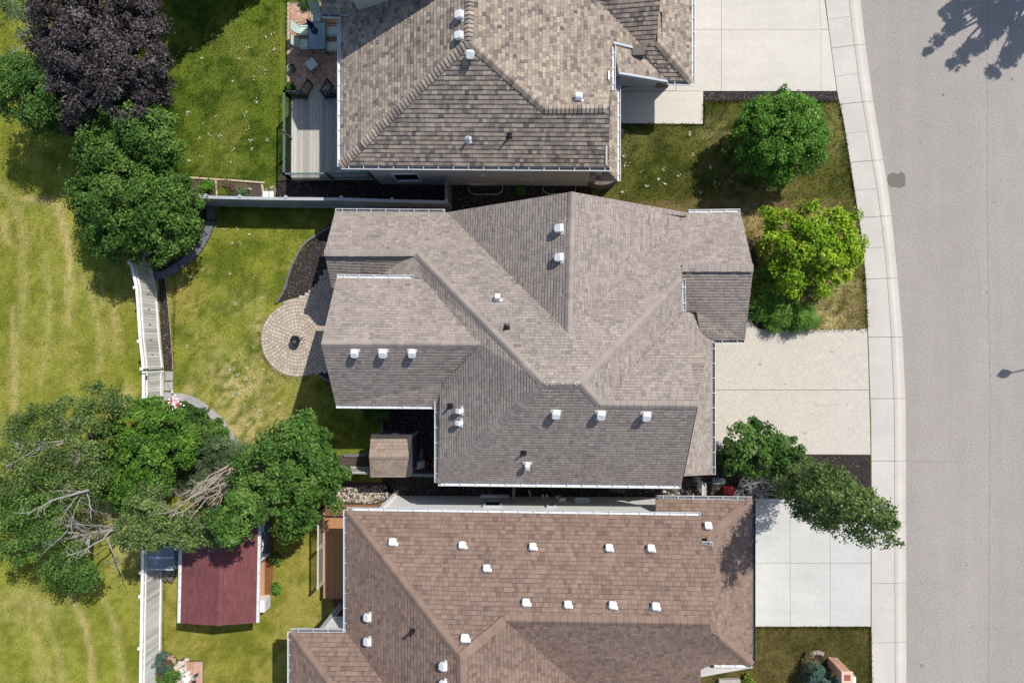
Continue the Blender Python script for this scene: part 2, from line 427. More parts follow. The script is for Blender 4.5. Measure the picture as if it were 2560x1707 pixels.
STREAKS = [([(60, 496), (120, 504), (156, 545), (174, 630), (180, 720), (172, 810)], 10, .6), ([(4, 470), (36, 500), (58, 580), (60, 720), (50, 840)], 14, .4), ([(206, 690), (236, 760), (252, 860), (246, 930)], 10, .45), ([(110, 640), (124, 740), (120, 880), (100, 960)], 9, .35), ([(176, 1490), (212, 1560), (228, 1640), (230, 1720)], 9, .7), ([(112, 1540), (148, 1640), (156, 1720)], 10, .45), ([(262, 1500), (296, 1580), (304, 1700)], 9, .45),([(10, 545), (14, 575), (18, 606)], 10, .55), ([(140, 505), (158, 560), (168, 610), (173, 650), (176, 690)], 9, 1.0), ([(166, 690), (166, 760)], 6, .6),
           ([(252, 680), (255, 720), (253, 765)], 6, .5), ([(282, 770), (290, 820), (292, 870)], 14, .55), ([(32, 770), (36, 860), (36, 1000), (34, 1040)], 8, .65), ([(238, 790), (270, 830), (250, 880)], 16, .25),
           ([(200, 1520), (218, 1570), (226, 1640), (230, 1707)], 7, .55), ([(285, 1560), (296, 1650)], 9, .4), ([(60, 1500), (90, 1600), (110, 1707)], 18, .35), ([(118, 1640), (122, 1707)], 6, .5),
           ([(320, 985), (316, 1010)], 18, .8), ([(280, 1330), (310, 1370), (330, 1400)], 18, .7), ([(20, 1500), (60, 1490), (120, 1520)], 26, .4), ([(330, 1340), (350, 1380)], 14, .5)]
PATCH = [(1, 320, 1335, 48, 70, 1.0), (1, 285, 1262, 50, 40, 1.0), (1, 60, 1530, 90, 50, .4), (1, 590, 960, 90, 80, .95), (1, 610, 1060, 100, 60, 1.0), (1, 560, 900, 60, 40, .4), (1, 648, 815, 16, 46, .9), (1, 660, 890, 18, 30, .9), (1, 690, 925, 24, 14, .8), (1, 655, 740, 14, 22, .55), (1, 520, 860, 60, 50, .3), (1, 600, 760, 50, 40, .25), (1, 470, 975, 20, 18, .8), (1, 740, 955, 20, 10, .7),
         (1, 2060, 800, 70, 50, .8), (1, 2100, 700, 50, 60, .7), (1, 2040, 545, 60, 30, .5), (1, 2120, 600, 25, 40, .6), (1, 1880, 560, 40, 40, .5), (1, 1560, 350, 60, 40, .2), (1, 1490, 480, 40, 20, .4), (1, 1890, 470, 80, 40, .25), (1, 1800, 330, 80, 40, .35), (1, 2090, 330, 30, 70, .4)]
def lawn_color(x, y):
    px, py = to_px(x, y)
    n1 = fbm(x, y, .35, 3); n2 = fbm(x, y, 1.4, 9); n3 = fbm(x, y, 4.5, 17)
    fx = np.interp(py, [p[1] for p in FENCE_W], [p[0] for p in FENCE_W])
    park = px < fx
    def zone(dark, mid, dry, wd, wm):
        w = np.clip((n2-.5)*wm*3+.5+(n3-.5)*1.1, 0, 1)[:, None]; c = A3(*dark)*(1-w)+A3(*mid)*w
        d = np.clip((n1-.5)*2.4+(n3-.5)*1.6+wd, 0, 1)[:, None]; return c*(1-d)+A3(*dry)*d
    c = zone((104, 118, 40), (144, 150, 60), (170, 160, 88), .05, 1.0)          # main back lawn
    cp = zone((124, 132, 48), (154, 158, 68), (168, 164, 86), -.06, .8)
    st = fbm(x*1.9+.25*np.sin(y*.3), y*.12, .5, 31); cp = cp*(.86+.28*st[:, None])
    cn = zone((68, 92, 26), (106, 124, 42), (124, 132, 58), -.08, 1.3)
    cs = zone((120, 124, 46), (152, 150, 66), (170, 160, 88), .05, .9)
    cf = zone((66, 76, 30), (96, 100, 46), (116, 106, 62), .0, 1.2)
    cm = zone((92, 90, 46), (118, 108, 66), (142, 124, 90), .15, 1.1)
    cq = zone((78, 76, 38), (100, 92, 52), (116, 102, 66), .05, .8)
    nb = (~park) & (py < 500) & (px < 870); sb = (~park) & (py > 1215) & (px < 1500)
    fr = px > 1400
    ff = fr & (py < 500); fm = fr & (py >= 500) & (py < 1000); fq = fr & (py >= 1200)
    for msk, cc in ((park, cp), (nb, cn), (sb, cs), (ff, cf), (fm, cm), (fq, cq)): c = np.where(msk[:, None], cc, c)
    tan = A3(202, 188, 132); wear = np.zeros_like(px)
    for line, w, s in STREAKS:
        P = np.array(line, float)
        for i in range(len(P)-1):
            d = P[i+1]-P[i]; L2 = d@d; t = np.clip(((px-P[i, 0])*d[0]+(py-P[i, 1])*d[1])/L2, 0, 1)
            q = np.hypot(px-P[i, 0]-t*d[0], py-P[i, 1]-t*d[1]); wear = np.maximum(wear, s*np.exp(-(q/w)**2))
    wear *= np.clip(.75+1.2*(n3-.3), 0, 1.3)
    w2 = np.zeros_like(px)
    for _, cx, cy, rx, ry, s in PATCH: w2 = np.maximum(w2, s*np.exp(-((px-cx)/rx)**2-((py-cy)/ry)**2))
    n4 = fbm(x, y, 8.0, 41); w2 *= np.clip((n3*.55+n4*.45-.40)*7, 0, 1)*.92+.08
    wear = np.clip(np.maximum(wear, w2), 0, 1)[:, None]
    c = c*(1-wear)+tan*wear
    return np.clip(c*np.array([.835, .82, .755]), 0, 1)
# sheet
xs = np.arange(-27, 19.4, .2); ys = np.arange(-21, 21, .2)
X, Y = np.meshgrid(xs, ys); nx, ny = len(xs), len(ys)
vx = X.ravel(); vy = Y.ravel()
kx = np.interp(to_px(vx, vy)[1], [p[1] for p in WALK_IN], [p[0] for p in WALK_IN])
lim = np.array([W2(a, c)[0] for a, c in zip(kx, to_px(vx, vy)[1])]) + .06
vx = np.minimum(vx, lim)
me = bpy.data.meshes.new('lawn'); me.vertices.add(nx*ny)
me.vertices.foreach_set('co', np.stack([vx, vy, np.zeros_like(vx)], 1).astype(np.float32).ravel())
ii, jj = np.meshgrid(np.arange(ny-1), np.arange(nx-1), indexing='ij'); q = (ii*nx+jj).ravel()
F4 = np.stack([q, q+1, q+1+nx, q+nx], 1)
keep = (vx[F4].max(1)-vx[F4].min(1)) > 1e-4; F4 = F4[keep]
me.loops.add(F4.size); me.loops.foreach_set('vertex_index', F4.ravel().astype(np.int32))
me.polygons.add(len(F4)); me.polygons.foreach_set('loop_start', np.arange(len(F4), dtype=np.int32)*4); me.polygons.foreach_set('loop_total', np.full(len(F4), 4, np.int32))
cl = lawn_color(vx, vy); at = me.attributes.new('col', 'FLOAT_COLOR', 'POINT')
at.data.foreach_set('color', np.concatenate([cl, np.ones((len(cl), 1))], 1).astype(np.float32).ravel())
me.materials.append(M_GRASS); me.update(); me.validate()
lawn = bpy.data.objects.new('lawn', me); reg(lawn, None, (0, 0, 0)); lawn['kind'] = 'structure'

def grass(name, label, poly, dens, hmin=.03, hmax=.08, bright=1.0, holes=(), wid=.02):
    P = [W2(*p) for p in poly]; x0 = min(p[0] for p in P); x1 = max(p[0] for p in P); y0 = min(p[1] for p in P); y1 = max(p[1] for p in P)
    n = int((x1-x0)*(y1-y0)*dens); x = rng.uniform(x0, x1, n); y = rng.uniform(y0, y1, n); k = inpoly(x, y, P)
    for h in holes: k &= ~inpoly(x, y, [W2(*p) for p in h])
    x = x[k]; y = y[k]; n = len(x); a = rng.uniform(0, 2*np.pi, n); w = rng.uniform(.6, 1.3, n)*wid; h = rng.uniform(hmin, hmax, n)
    le = rng.normal(0, .035, (2, n))
    v = np.zeros((n, 3, 3)); v[:, 0] = np.stack([x-np.cos(a)*w, y-np.sin(a)*w, np.zeros(n)], 1); v[:, 1] = np.stack([x+np.cos(a)*w, y+np.sin(a)*w, np.zeros(n)], 1)
    v[:, 2] = np.stack([x+le[0], y+le[1], h], 1)
    c = lawn_color(x, y)*(rng.uniform(.75, 1.35, (n, 1)))*bright
    o = npmesh(name, v.reshape(-1, 3), 3, None, M_BLADE, colors=np.concatenate([np.clip(c, 0, 1), np.ones((n, 1))], 1))
    tag(o, label, 'grass', kind='stuff'); return o
BACK_HOLE = [(395, 690), (440, 672), (490, 632), (520, 585), (532, 545), (528, 500), (380, 500)]
PATIO_HOLE = [(690, 757), (663, 785), (650, 835), (655, 880), (680, 920), (720, 944), (765, 945), (840, 930), (900, 900), (900, 570), (822, 573), (775, 603), (745, 640), (722, 690)]
grass('grass', 'yellow-green mown park grass with tan mower streaks left of the white fence', [(-40, -30), (330, -30), (352, 420), (372, 560), (390, 727), (400, 854), (405, 1000), (405, 1457), (398, 1750), (-40, 1750)], 190)
grass('grass', 'deep green back lawn beside the brick patio and grey deck', [(350, -30), (700, -30), (700, 440), (650, 455), (440, 440), (370, 440)], 260, hmax=.09)
grass('grass', 'sunlit back lawn with dry patches around the round cobble patio', [(415, 520), (870, 520), (870, 900), (955, 1010), (955, 1060), (850, 1130), (600, 1130), (540, 1040), (450, 1000), (434, 900), (428, 690)], 240, holes=(BACK_HOLE, PATIO_HOLE))
grass('grass', 'back lawn between the white fence, the maroon shed and the brown house', [(408, 1240), (860, 1240), (860, 1585), (720, 1585), (720, 1750), (402, 1750)], 220)
grass('grass', 'dark green front lawn around the two front trees above the aggregate driveway', [(1460, 320), (1750, 312), (1762, 256), wi(256, 4), wi(420, 4), wi(545, 4), wi(700, 4), wi(820, 4), (1960, 824), (1890, 800), (1860, 600), (1700, 520), (1460, 500)], 260)
grass('grass', 'olive front lawn at the mailbox below the grey driveway', [(1740, 1568), wi(1568, 4), wi(1750, 4), (1740, 1750)], 260)
def edge_grass(lines, per_m=85):
    X_ = []; Y_ = []
    for ln in lines:
        L_ = [W2(*p) for p in ln]; n = int(polylen(L_)*per_m)
        for k in range(n):
            p = interp_poly(L_, random.random()); X_.append(p.x+random.gauss(0, .035)); Y_.append(p.y+random.gauss(0, .035))
    x = np.array(X_); y = np.array(Y_); n = len(x); a = rng.uniform(0, 6.28, n); w = rng.uniform(.012, .028, n); h = rng.uniform(.05, .13, n); le = rng.normal(0, .06, (2, n))
    v = np.zeros((n, 3, 3)); v[:, 0] = np.stack([x-np.cos(a)*w, y-np.sin(a)*w, np.zeros(n)], 1); v[:, 1] = np.stack([x+np.cos(a)*w, y+np.sin(a)*w, np.zeros(n)], 1); v[:, 2] = np.stack([x+le[0], y+le[1], h], 1)
    c = lawn_color(x, y)*rng.uniform(.6, 1.2, (n, 1)); o = npmesh('grass', v.reshape(-1, 3), 3, None, M_BLADE, colors=np.concatenate([np.clip(c, 0, 1), np.ones((n, 1))], 1))
    tag(o, 'longer ragged grass along kerbs, driveways, beds and fences', 'grass', kind='stuff')
wl_ = lambda a, c: [wi(a+(c-a)*k/12, 1.5) for k in range(13)]
edge_grass([wl_(256, 820), wl_(1570, 1720), [(1760, 255), wi(255)], [(1550, 312), (1758, 313)], [(1760, 256), (1759, 312)], [(1930, 826), wi(824)], [(1860, 1568), wi(1568)], [(415, 930), (432, 1000)], [(437, 690), (434, 925)], [(700, 240), (703, 440)], [(660, 456), (445, 440)], [(650, 830), (655, 885), (680, 925), (722, 948), (770, 950)], [(408, 1457), (408, 1700)], [(395, 727), (404, 854), (411, 919)], [(362, 700), (380, 854), (386, 1000)], [(374, 1457), (372, 1700)], [(470, 1000), (525, 1030), (580, 1090)], [(540, 545), (525, 590), (495, 638), (446, 676)], [(510, 520), (830, 526)], [(822, 570), (745, 640), (705, 735), (688, 760)], [(718, 0), (718, 235)]])
# dry white clover tufts
v = []; t = []
for k in range(95):
    zone = random.choice([(380, 60, 700, 420), (380, 120, 700, 420), (440, 560, 640, 900), (1480, 330, 1850, 480), (560, 900, 700, 1040)])
    px, py = random.uniform(zone[0], zone[2]), random.uniform(zone[1], zone[3]); c = W(px, py, .05)
    for q in range(random.randint(3, 9)):
        p = c + Vector((random.gauss(0, .05), random.gauss(0, .05), random.uniform(0, .03))); s = random.uniform(.02, .05); a = random.uniform(0, 6.3)
        v += [p+Vector((math.cos(a), math.sin(a), 0))*s, p+Vector((math.cos(a+2.1), math.sin(a+2.1), .02))*s, p+Vector((math.cos(a+4.2), math.sin(a+4.2), 0))*s]; t.append(random.random())
o = npmesh('clover', np.array([tuple(q) for q in v]), 3, t, mat('clover', None, .9, ramp=[(0, alb(176, 178, 140)), (1, alb(222, 216, 190))])); tag(o, 'pale clover heads and dry leaves scattered on the lawns', 'clover', kind='stuff')

# ------------------------------------------------------------------ loose stones
def stones(name, label, poly, dens, m, smin=.02, smax=.05, z=.02, holes=(), parent=None, skew=1.0):
    P = [W2(*p) for p in poly]; x0 = min(p[0] for p in P); x1 = max(p[0] for p in P); y0 = min(p[1] for p in P); y1 = max(p[1] for p in P)
    n = int((x1-x0)*(y1-y0)*dens); x = rng.uniform(x0, x1, n); y = rng.uniform(y0, y1, n); k = inpoly(x, y, P)
    for h in holes: k &= ~inpoly(x, y, [W2(*p) for p in h])
    x = x[k]; y = y[k]; n = len(x); s = rng.uniform(smin, smax, n); a = rng.uniform(0, 6.28, n)
    base = np.array([[1, 0, 0], [0, 1, 0], [-1, 0, 0], [0, -1, 0]], float)
    v = np.zeros((n, 4, 3, 3)); jit = rng.uniform(.6, 1.2, (n, 4)); tip = rng.normal(0, .35, (n, 2))
    ring = np.zeros((n, 4, 3))
    for q in range(4):
        an = a+q*np.pi/2; ring[:, q, 0] = x+np.cos(an)*s*jit[:, q]; ring[:, q, 1] = y+np.sin(an)*s*jit[:, q]; ring[:, q, 2] = z-.01
    top = np.stack([x+tip[:, 0]*s, y+tip[:, 1]*s, z+s*rng.uniform(.5, 1.0, n)], 1)
    for q in range(4): v[:, q, 0] = ring[:, q]; v[:, q, 1] = ring[:, (q+1) % 4]; v[:, q, 2] = top
    t = np.repeat(rng.random(n)**skew, 4)
    o = npmesh(name, v.reshape(-1, 3), 3, t, m, parent); o['kind'] = 'stuff'
    if label: tag(o, label, 'gravel')
    return o

# ------------------------------------------------------------------ beds (parts of the ground)
def bed(name, poly, m, z=.012):
    o = sheet(name, poly, z, m, .03, kind='structure'); return o
N_SIDE = [(690, 452), (1480, 452), (1480, 600), (1000, 600), (1000, 514), (690, 516)]
bed('side_yard_bed_1', N_SIDE, M_LAVA)
stones('gravel', 'dark lava rock filling the shaded side yard under the grey house wall', N_SIDE, 330, M_LAVA_ST, .02, .045, skew=1.6)
HB = smoothline([(822, 560), (775, 603), (745, 640), (722, 690), (708, 730), (690, 760)], 5) + [(720, 748), (762, 738), (790, 712), (815, 672), (880, 640), (880, 560)]
bed('rock_bed_1', HB, M_LAVA)
stones('gravel', 'dark lava rock bed between curved edging and the cobble patio', HB, 420, M_LAVA_ST, .02, .04, skew=1.4)
S_SIDE = [(955, 1010), (1100, 1010), (1110, 1140), (1775, 1140), (1785, 1185), (1900, 1190), (1890, 1250), (985, 1240), (955, 1215)]
bed('side_yard_bed_2', S_SIDE, M_LAVA)
stones('gravel', 'dark mixed rock along the shaded side yard between the middle and brown houses', S_SIDE, 330, M_LAVA_ST, .02, .05, skew=1.0)
bed('rock_bed_2', [(850, 1205), (984, 1205), (984, 1245), (940, 1262), (820, 1262), (830, 1225)], M_SOIL)
stones('gravel', 'white and tan river stones beside the brown composite deck', [(856, 1218), (965, 1212), (972, 1240), (940, 1258), (830, 1250)], 300, M_PEB_ST, .03, .07, skew=.6)
bed('gravel_strip_1', [(1758, 229.5), wi(229.5), wi(254), (1758, 252)], M_LAVA, .02)
stones('gravel', 'dark grey gravel strip below the cream concrete driveway', [(1760, 230), wi(230, 2), wi(253, 2), (1760, 252)], 480, M_GREY_ST, .02, .04, skew=1.3)
bed('gravel_strip_2', [(1780, 1135), wi(1137), wi(1245), (1885, 1245), (1780, 1188)], M_LAVA, .02)
stones('gravel', 'dark rock strip below the pebbled aggregate driveway', [(1785, 1138), wi(1139, 2), wi(1244, 2), (1890, 1244), (1785, 1186)], 420, M_LAVA_ST, .02, .045, skew=1.5)
bed('fence_bed', [(396, 692), (412, 690), (420, 760), (428, 850), (433, 926), (410, 926), (405, 854)], M_MULCH)
stones('gravel', 'narrow brown mulch strip along the inside of the white fence', [(398, 700), (410, 692), (420, 770), (430, 924), (413, 924), (407, 854)], 500, M_LAVA_ST, .015, .035, skew=1.0)
bed('tree_bed_1', [(370, 560), (470, 512), (530, 512), (532, 545), (520, 585), (492, 632), (440, 672), (384, 690)], M_MULCH)
bed('tree_bed_2', [(411, 1000), (455, 1003), (500, 1020), (545, 1055), (575, 1085), (600, 1118), (690, 1118), (690, 1240), (411, 1240)], M_SOIL)
bed('shed_bed', [(600, 1128), (700, 1135), (800, 1135), (860, 1138), (900, 1136), (955, 1110), (955, 1170), (860, 1168), (600, 1180)], M_SOIL, .010)
bed('front_bed', [(1800, 560), (1880, 600), (1900, 680), (1885, 720), (1960, 800), (1945, 822), (1890, 822), (1872, 795), (1800, 790)], M_MULCH)
bed('garden_bed', [(448, 448), (660, 456), (660, 512), (480, 508), (448, 490)], M_SOIL)
stones('gravel', 'pale pebbles beside the white splash blocks at the deck corner', [(662, 470), (697, 462), (697, 512), (664, 512)], 420, M_PEB_ST, .015, .035, skew=.9)
bed('deck_ground', [(697, 420), (860, 420), (860, 455), (697, 455)], M_SOIL)
bed('patio_edge_bed', [(786, 920), (815, 910), (870, 960), (860, 985), (815, 955)], M_LAVA)
bed('mulch_bed', [(655, 1260), (682, 1270), (684, 1420), (676, 1490), (655, 1500)], mat('red_mulch', alb(142, 92, 62), 1, 14, .35, 50, .3, bump=1))
bed('pillar_bed', blob_px(2040, 1680, 30, 46, 20, .05, 3), M_MULCH)
# ------------------------------------------------------------------ roofs
JG = .007      # joint between neighbouring shingles
CG = .010      # open line under each butt
class Facet:
    def __init__(s, pts, e=None):
        s.v = [W(*p) for p in pts]
        A = np.array([[p.x, p.y, 1] for p in s.v]); z = np.array([p.z for p in s.v])
        s.g = np.linalg.lstsq(A, z, rcond=None)[0]
        if e is None: d = s.v[1]-s.v[0]
        else: d = W(*e[1])-W(*e[0])
        s.e = Vector((d.x, d.y)).normalized(); up = Vector((-s.e.y, s.e.x))
        if up.x*s.g[0]+up.y*s.g[1] < 0: up = -up
        s.up = up
        s.c = Vector((np.mean([p.x for p in s.v]), np.mean([p.y for p in s.v])))
        s.tris = []
        for t in tessellate_polygon([[Vector((p.x, p.y, 0)) for p in s.v]]):
            s.tris.append([s.v[i] for i in t])
    def z(s, x, y): return s.g[0]*x+s.g[1]*y+s.g[2]
    def hit(s, px, py):          # sight line on the facet
        z = 4.0
        for _ in range(30):
            p = W(px, py, z); z = s.zt(p.x, p.y)
        return W(px, py, z)
    def zt(s, x, y):
        best = None
        for t in s.tris:
            a, b, c = t; d = (b.y-c.y)*(a.x-c.x)+(c.x-b.x)*(a.y-c.y)
            if abs(d) < 1e-9: continue
            l1 = ((b.y-c.y)*(x-c.x)+(c.x-b.x)*(y-c.y))/d; l2 = ((c.y-a.y)*(x-c.x)+(a.x-c.x)*(y-c.y))/d; l3 = 1-l1-l2
            m = min(l1, l2, l3); zz = l1*a.z+l2*b.z+l3*c.z
            if best is None or m > best[0]: best = (m, zz)
        return best[1]

def clip_poly(poly, tri):
    out = poly
    for i in range(3):
        a = tri[i]; b = tri[(i+1) % 3]; ex, ey = b[0]-a[0], b[1]-a[1]
        inp = out; out = []
        if not inp: return out
        ds = [ex*(p[1]-a[1])-ey*(p[0]-a[0]) for p in inp]
        for j in range(len(inp)):
            k = (j+1) % len(inp)
            if ds[j] >= 0: out.append(inp[j])
            if (ds[j] >= 0) != (ds[k] >= 0):
                t = ds[j]/(ds[j]-ds[k]); out.append((inp[j][0]+t*(inp[k][0]-inp[j][0]), inp[j][1]+t*(inp[k][1]-inp[j][1])))
    return out

def shingle_pieces(F, expo, wlist, thick, seed, out, tsd=.13, stains=()):
    """laminated shingles in courses up the facet; appends (verts, faces, tone, whole, area)"""
    r = random.Random(seed); e, up = F.e, F.up
    U = [v.x*e.x+v.y*e.y for v in F.v]; V = [v.x*up.x+v.y*up.y for v in F.v]
    v0 = min(V); nrow = int((max(V)-v0)/expo)+1; rows = []
    drift = 0.5
    for k in range(nrow):
        u = min(U)-r.random()*.6; br = []
        while u < max(U):
            w, tabp = wlist[r.randrange(len(wlist))]; w *= r.uniform(.85, 1.15)
            tab = r.random() < tabp
            drift = min(1, max(0, .5+.7*(drift-.5)+r.uniform(-.08, .08)))
            tone = min(1, max(0, (r.gauss(.60, tsd) if tab else r.gauss(.36, tsd))+(drift-.5)*.12))
            br.append((u, u+w, tone, .008 if tab else 0.0, r.uniform(-.004, .004))); u += w+JG
        rows.append(br)
    for t3 in F.tris:
        T = [(p.x*e.x+p.y*e.y, p.x*up.x+p.y*up.y) for p in t3]; Z = [p.z for p in t3]
        ar = (T[1][0]-T[0][0])*(T[2][1]-T[0][1])-(T[2][0]-T[0][0])*(T[1][1]-T[0][1])
        if abs(ar) < 1e-6: continue
        if ar < 0: T = [T[0], T[2], T[1]]; Z = [Z[0], Z[2], Z[1]]; ar = -ar
        pa = ((Z[1]-Z[0])*(T[2][1]-T[0][1])-(Z[2]-Z[0])*(T[1][1]-T[0][1]))/ar
        pb = ((T[1][0]-T[0][0])*(Z[2]-Z[0])-(T[2][0]-T[0][0])*(Z[1]-Z[0]))/ar
        pc = Z[0]-pa*T[0][0]-pb*T[0][1]
        tv0 = min(t[1] for t in T); tv1 = max(t[1] for t in T); tu0 = min(t[0] for t in T); tu1 = max(t[0] for t in T)
        for k in range(max(0, int((tv0-v0)/expo)-1), min(nrow, int((tv1-v0)/expo)+1)):
            va = v0+k*expo
            for (ua, ub, tone, ex, jy) in rows[k]:
                if ub < tu0 or ua > tu1: continue
                y0, y1 = va+jy+CG, va+expo+.002
                rect = [(ua, y0), (ub, y0), (ub, y1), (ua, y1)]
                ins = all((T[(i+1) % 3][0]-T[i][0])*(p[1]-T[i][1])-(T[(i+1) % 3][1]-T[i][1])*(p[0]-T[i][0]) >= 0 for i in range(3) for p in rect)
                P = rect if ins else clip_poly(rect, T)
                if len(P) < 3: continue
                n = len(P); a2 = sum(P[i][0]*P[(i+1) % n][1]-P[(i+1) % n][0]*P[i][1] for i in range(n))
                if a2 < 2e-4: continue
                tn = tone
                for (su, sv, sw) in stains:        # weathering run-off below a vent
                    if abs((ua+ub)/2-su) < sw and 0 < sv-y0 < 1.3: tn = min(1, tone+.20*(1-(sv-y0)/1.3))
                vs = []
                for (u, v) in P:
                    h = .006+ex+thick*max(0, 1-(v-y0)/expo); vs.append((e.x*u+up.x*v, e.y*u+up.y*v, pa*u+pb*v+pc+h))
                fs = [tuple(range(n))]
                for i in range(n):
                    j = (i+1) % n; p, q = P[i], P[j]
                    if (abs(p[1]-y0) < 1e-6 and abs(q[1]-y0) < 1e-6) or (abs(p[0]-ua) < 1e-6 and abs(q[0]-ua) < 1e-6) or (abs(p[0]-ub) < 1e-6 and abs(q[0]-ub) < 1e-6):
                        b = len(vs)
                        for (u, v) in (q, p): vs.append((e.x*u+up.x*v, e.y*u+up.y*v, pa*u+pb*v+pc))
                        fs.append((i, b+1, b, j))
                out.append((vs, fs, tn, ins, a2))

def cap_pieces(Fa, Fb, p0, p1, w, step, thick, seed, out):
    tsd = .18 if thick > .05 else .09
    r = random.Random(seed); a, b = W(*p0), W(*p1)
    if a.z > b.z: a, b = b, a
    d = Vector((b.x-a.x, b.y-a.y)); L = d.length; d /= L; nrm = Vector((-d.y, d.x))
    def wing(F):
        s = nrm if (F.c-Vector((a.x, a.y))).dot(nrm) > 0 else -nrm
        return s, min(F.g[0]*s.x+F.g[1]*s.y, -.02)
    (s1, g1), (s2, g2) = wing(Fa), wing(Fb)
    if s1.dot(s2) > 0: s2 = -s1
    n = max(1, int(L/step)); st = L/n
    for i in range(n):
        q0 = i*st; q1 = min(L, q0+st*1.12); tone = min(1, max(0, r.gauss(.42, tsd))); vs = []
        ww = w*r.uniform(.94, 1.06)
        for q, h in ((q0, thick), (q1, .012)):
            bx = a.x+d.x*q; by = a.y+d.y*q; bz = a.z+(b.z-a.z)*q/L
            zz = lambda F, s_, w_: min(bz-.004, F.zt(bx+s_.x*w_, by+s_.y*w_))+h+.022
            vs += [(bx+s1.x*ww, by+s1.y*ww, zz(Fa, s1, ww)), (bx+s1.x*.03, by+s1.y*.03, zz(Fa, s1, .03)+.008), (bx+s2.x*.03, by+s2.y*.03, zz(Fb, s2, .03)+.008), (bx+s2.x*ww, by+s2.y*ww, zz(Fb, s2, ww))]
        for k in range(4): x, y, z = vs[k]; vs.append((x, y, z-thick-.03))
        fs = [(0, 1, 5, 4), (1, 2, 6, 5), (2, 3, 7, 6), (8, 9, 1, 0), (9, 10, 2, 1), (10, 11, 3, 2), (8, 0, 4), (3, 11, 7)]
        out.append((vs, fs, tone))

def make_roof(house, facets, caps, m_sh, m_deck, expo, wlist, thick, seed, capw=.16, capstep=.2, capthick=.03, nparts=300, tsd=.13, vents=()):
    b = MB()
    for F in facets.values():
        n = len(F.v)
        for t in F.tris:
            k = [Vector(p) for p in t]
            if (k[1]-k[0]).cross(k[2]-k[0]).z < 0: k = [k[0], k[2], k[1]]
            b.add(k, [(0, 1, 2)]); b.add([p-Vector((0, 0, .13)) for p in k], [(2, 1, 0)], mi=1)
        for i in range(n):
            p, q = F.v[i], F.v[(i+1) % n]; dz = Vector((0, 0, .13)); b.add([p, q, q-dz, p-dz], [(0, 1, 2, 3)], mi=1)
    roof = b.build('roof', [m_deck, M_TRIM_CUR], house)
    P = []
    for i, (nm, F) in enumerate(facets.items()):
        st = []
        for f, x, y in vents:
            if f == nm: q = F.hit(x, y); st.append((q.x*F.e.x+q.y*F.e.y, q.x*F.up.x+q.y*F.up.y, .14))
        shingle_pieces(F, expo, wlist, thick, seed+i, P, tsd, st)
    whole = sorted([i for i, p in enumerate(P) if p[3]], key=lambda i: -P[i][4])[:nparts]; ws = set(whole)
    rest = MB()
    for i, p in enumerate(P):
        if i in ws:
            c = Vector(p[0][0]); m = MB(); m.add(p[0], p[1], p[2]); m.build('shingle', m_sh, roof, origin=c)
        else: rest.add(p[0], p[1], p[2])
    rest.build('shingles', m_sh, roof, kind='stuff')
    CP = []
    for i, (fa, fb, p0, p1) in enumerate(caps): cap_pieces(facets[fa], facets[fb], p0, p1, capw, capstep, capthick, seed+77+i, CP)
    for p in CP:
        m = MB(); m.add(*p); m.build('ridge_cap', m_sh, roof, origin=p[0][0])
    return roof

M_SHADE_GRIME = mat('gutter_grime', (.16, .17, .18, 1), .9, 9, .4)  # dark gutter insides: shade painted into the colour, along with debris
SHADE_INSIDE = set()
def gutter(house, F, p0, p1, z=None, hang=.62, mt=None, shade_inside=False):
    a, b = W(*p0), W(*p1); d = Vector((b.x-a.x, b.y-a.y)); L = d.length; d /= L; n = Vector((-d.y, d.x))
    if (F.c-Vector((a.x, a.y))).dot(n) > 0: n = -n
    prof = [(-.01, -.02), (.004, -.02), (.004, -.10), (.105, -.10), (.115, -.012), (.135, -.012), (.122, -.115), (-.01, -.115)]
    vs = [(p.x+n.x*u, p.y+n.y*u, p.z+w) for p in (a, b) for u, w in prof]; k = len(prof)
    m = MB(); m.add(vs, [(i, (i+1) % k, k+(i+1) % k, k+i) for i in range(k) if not (shade_inside and i in (1, 2))])
    if shade_inside: m.add(vs, [(i, i+1, k+i+1, k+i) for i in (1, 2)], mi=1)
    for p, s in ((a, 1), (b, -1)):
        m.box((p.x+n.x*.06+d.x*s*.008, p.y+n.y*.06+d.y*s*.008, p.z-.06), (.014, .13, .10), Matrix(((d.x, n.x, 0), (d.y, n.y, 0), (0, 0, 1))))
    q = hang*.5
    while q < L:
        z = a.z+(b.z-a.z)*q/L
        m.box((a.x+d.x*q+n.x*.06, a.y+d.y*q+n.y*.06, z-.012), (.022, .15, .02), Matrix(((d.x, n.x, 0), (d.y, n.y, 0), (0, 0, 1)))); q += hang
    return m.build('gutter', [mt or M_GUTTER, M_SHADE_GRIME], house)

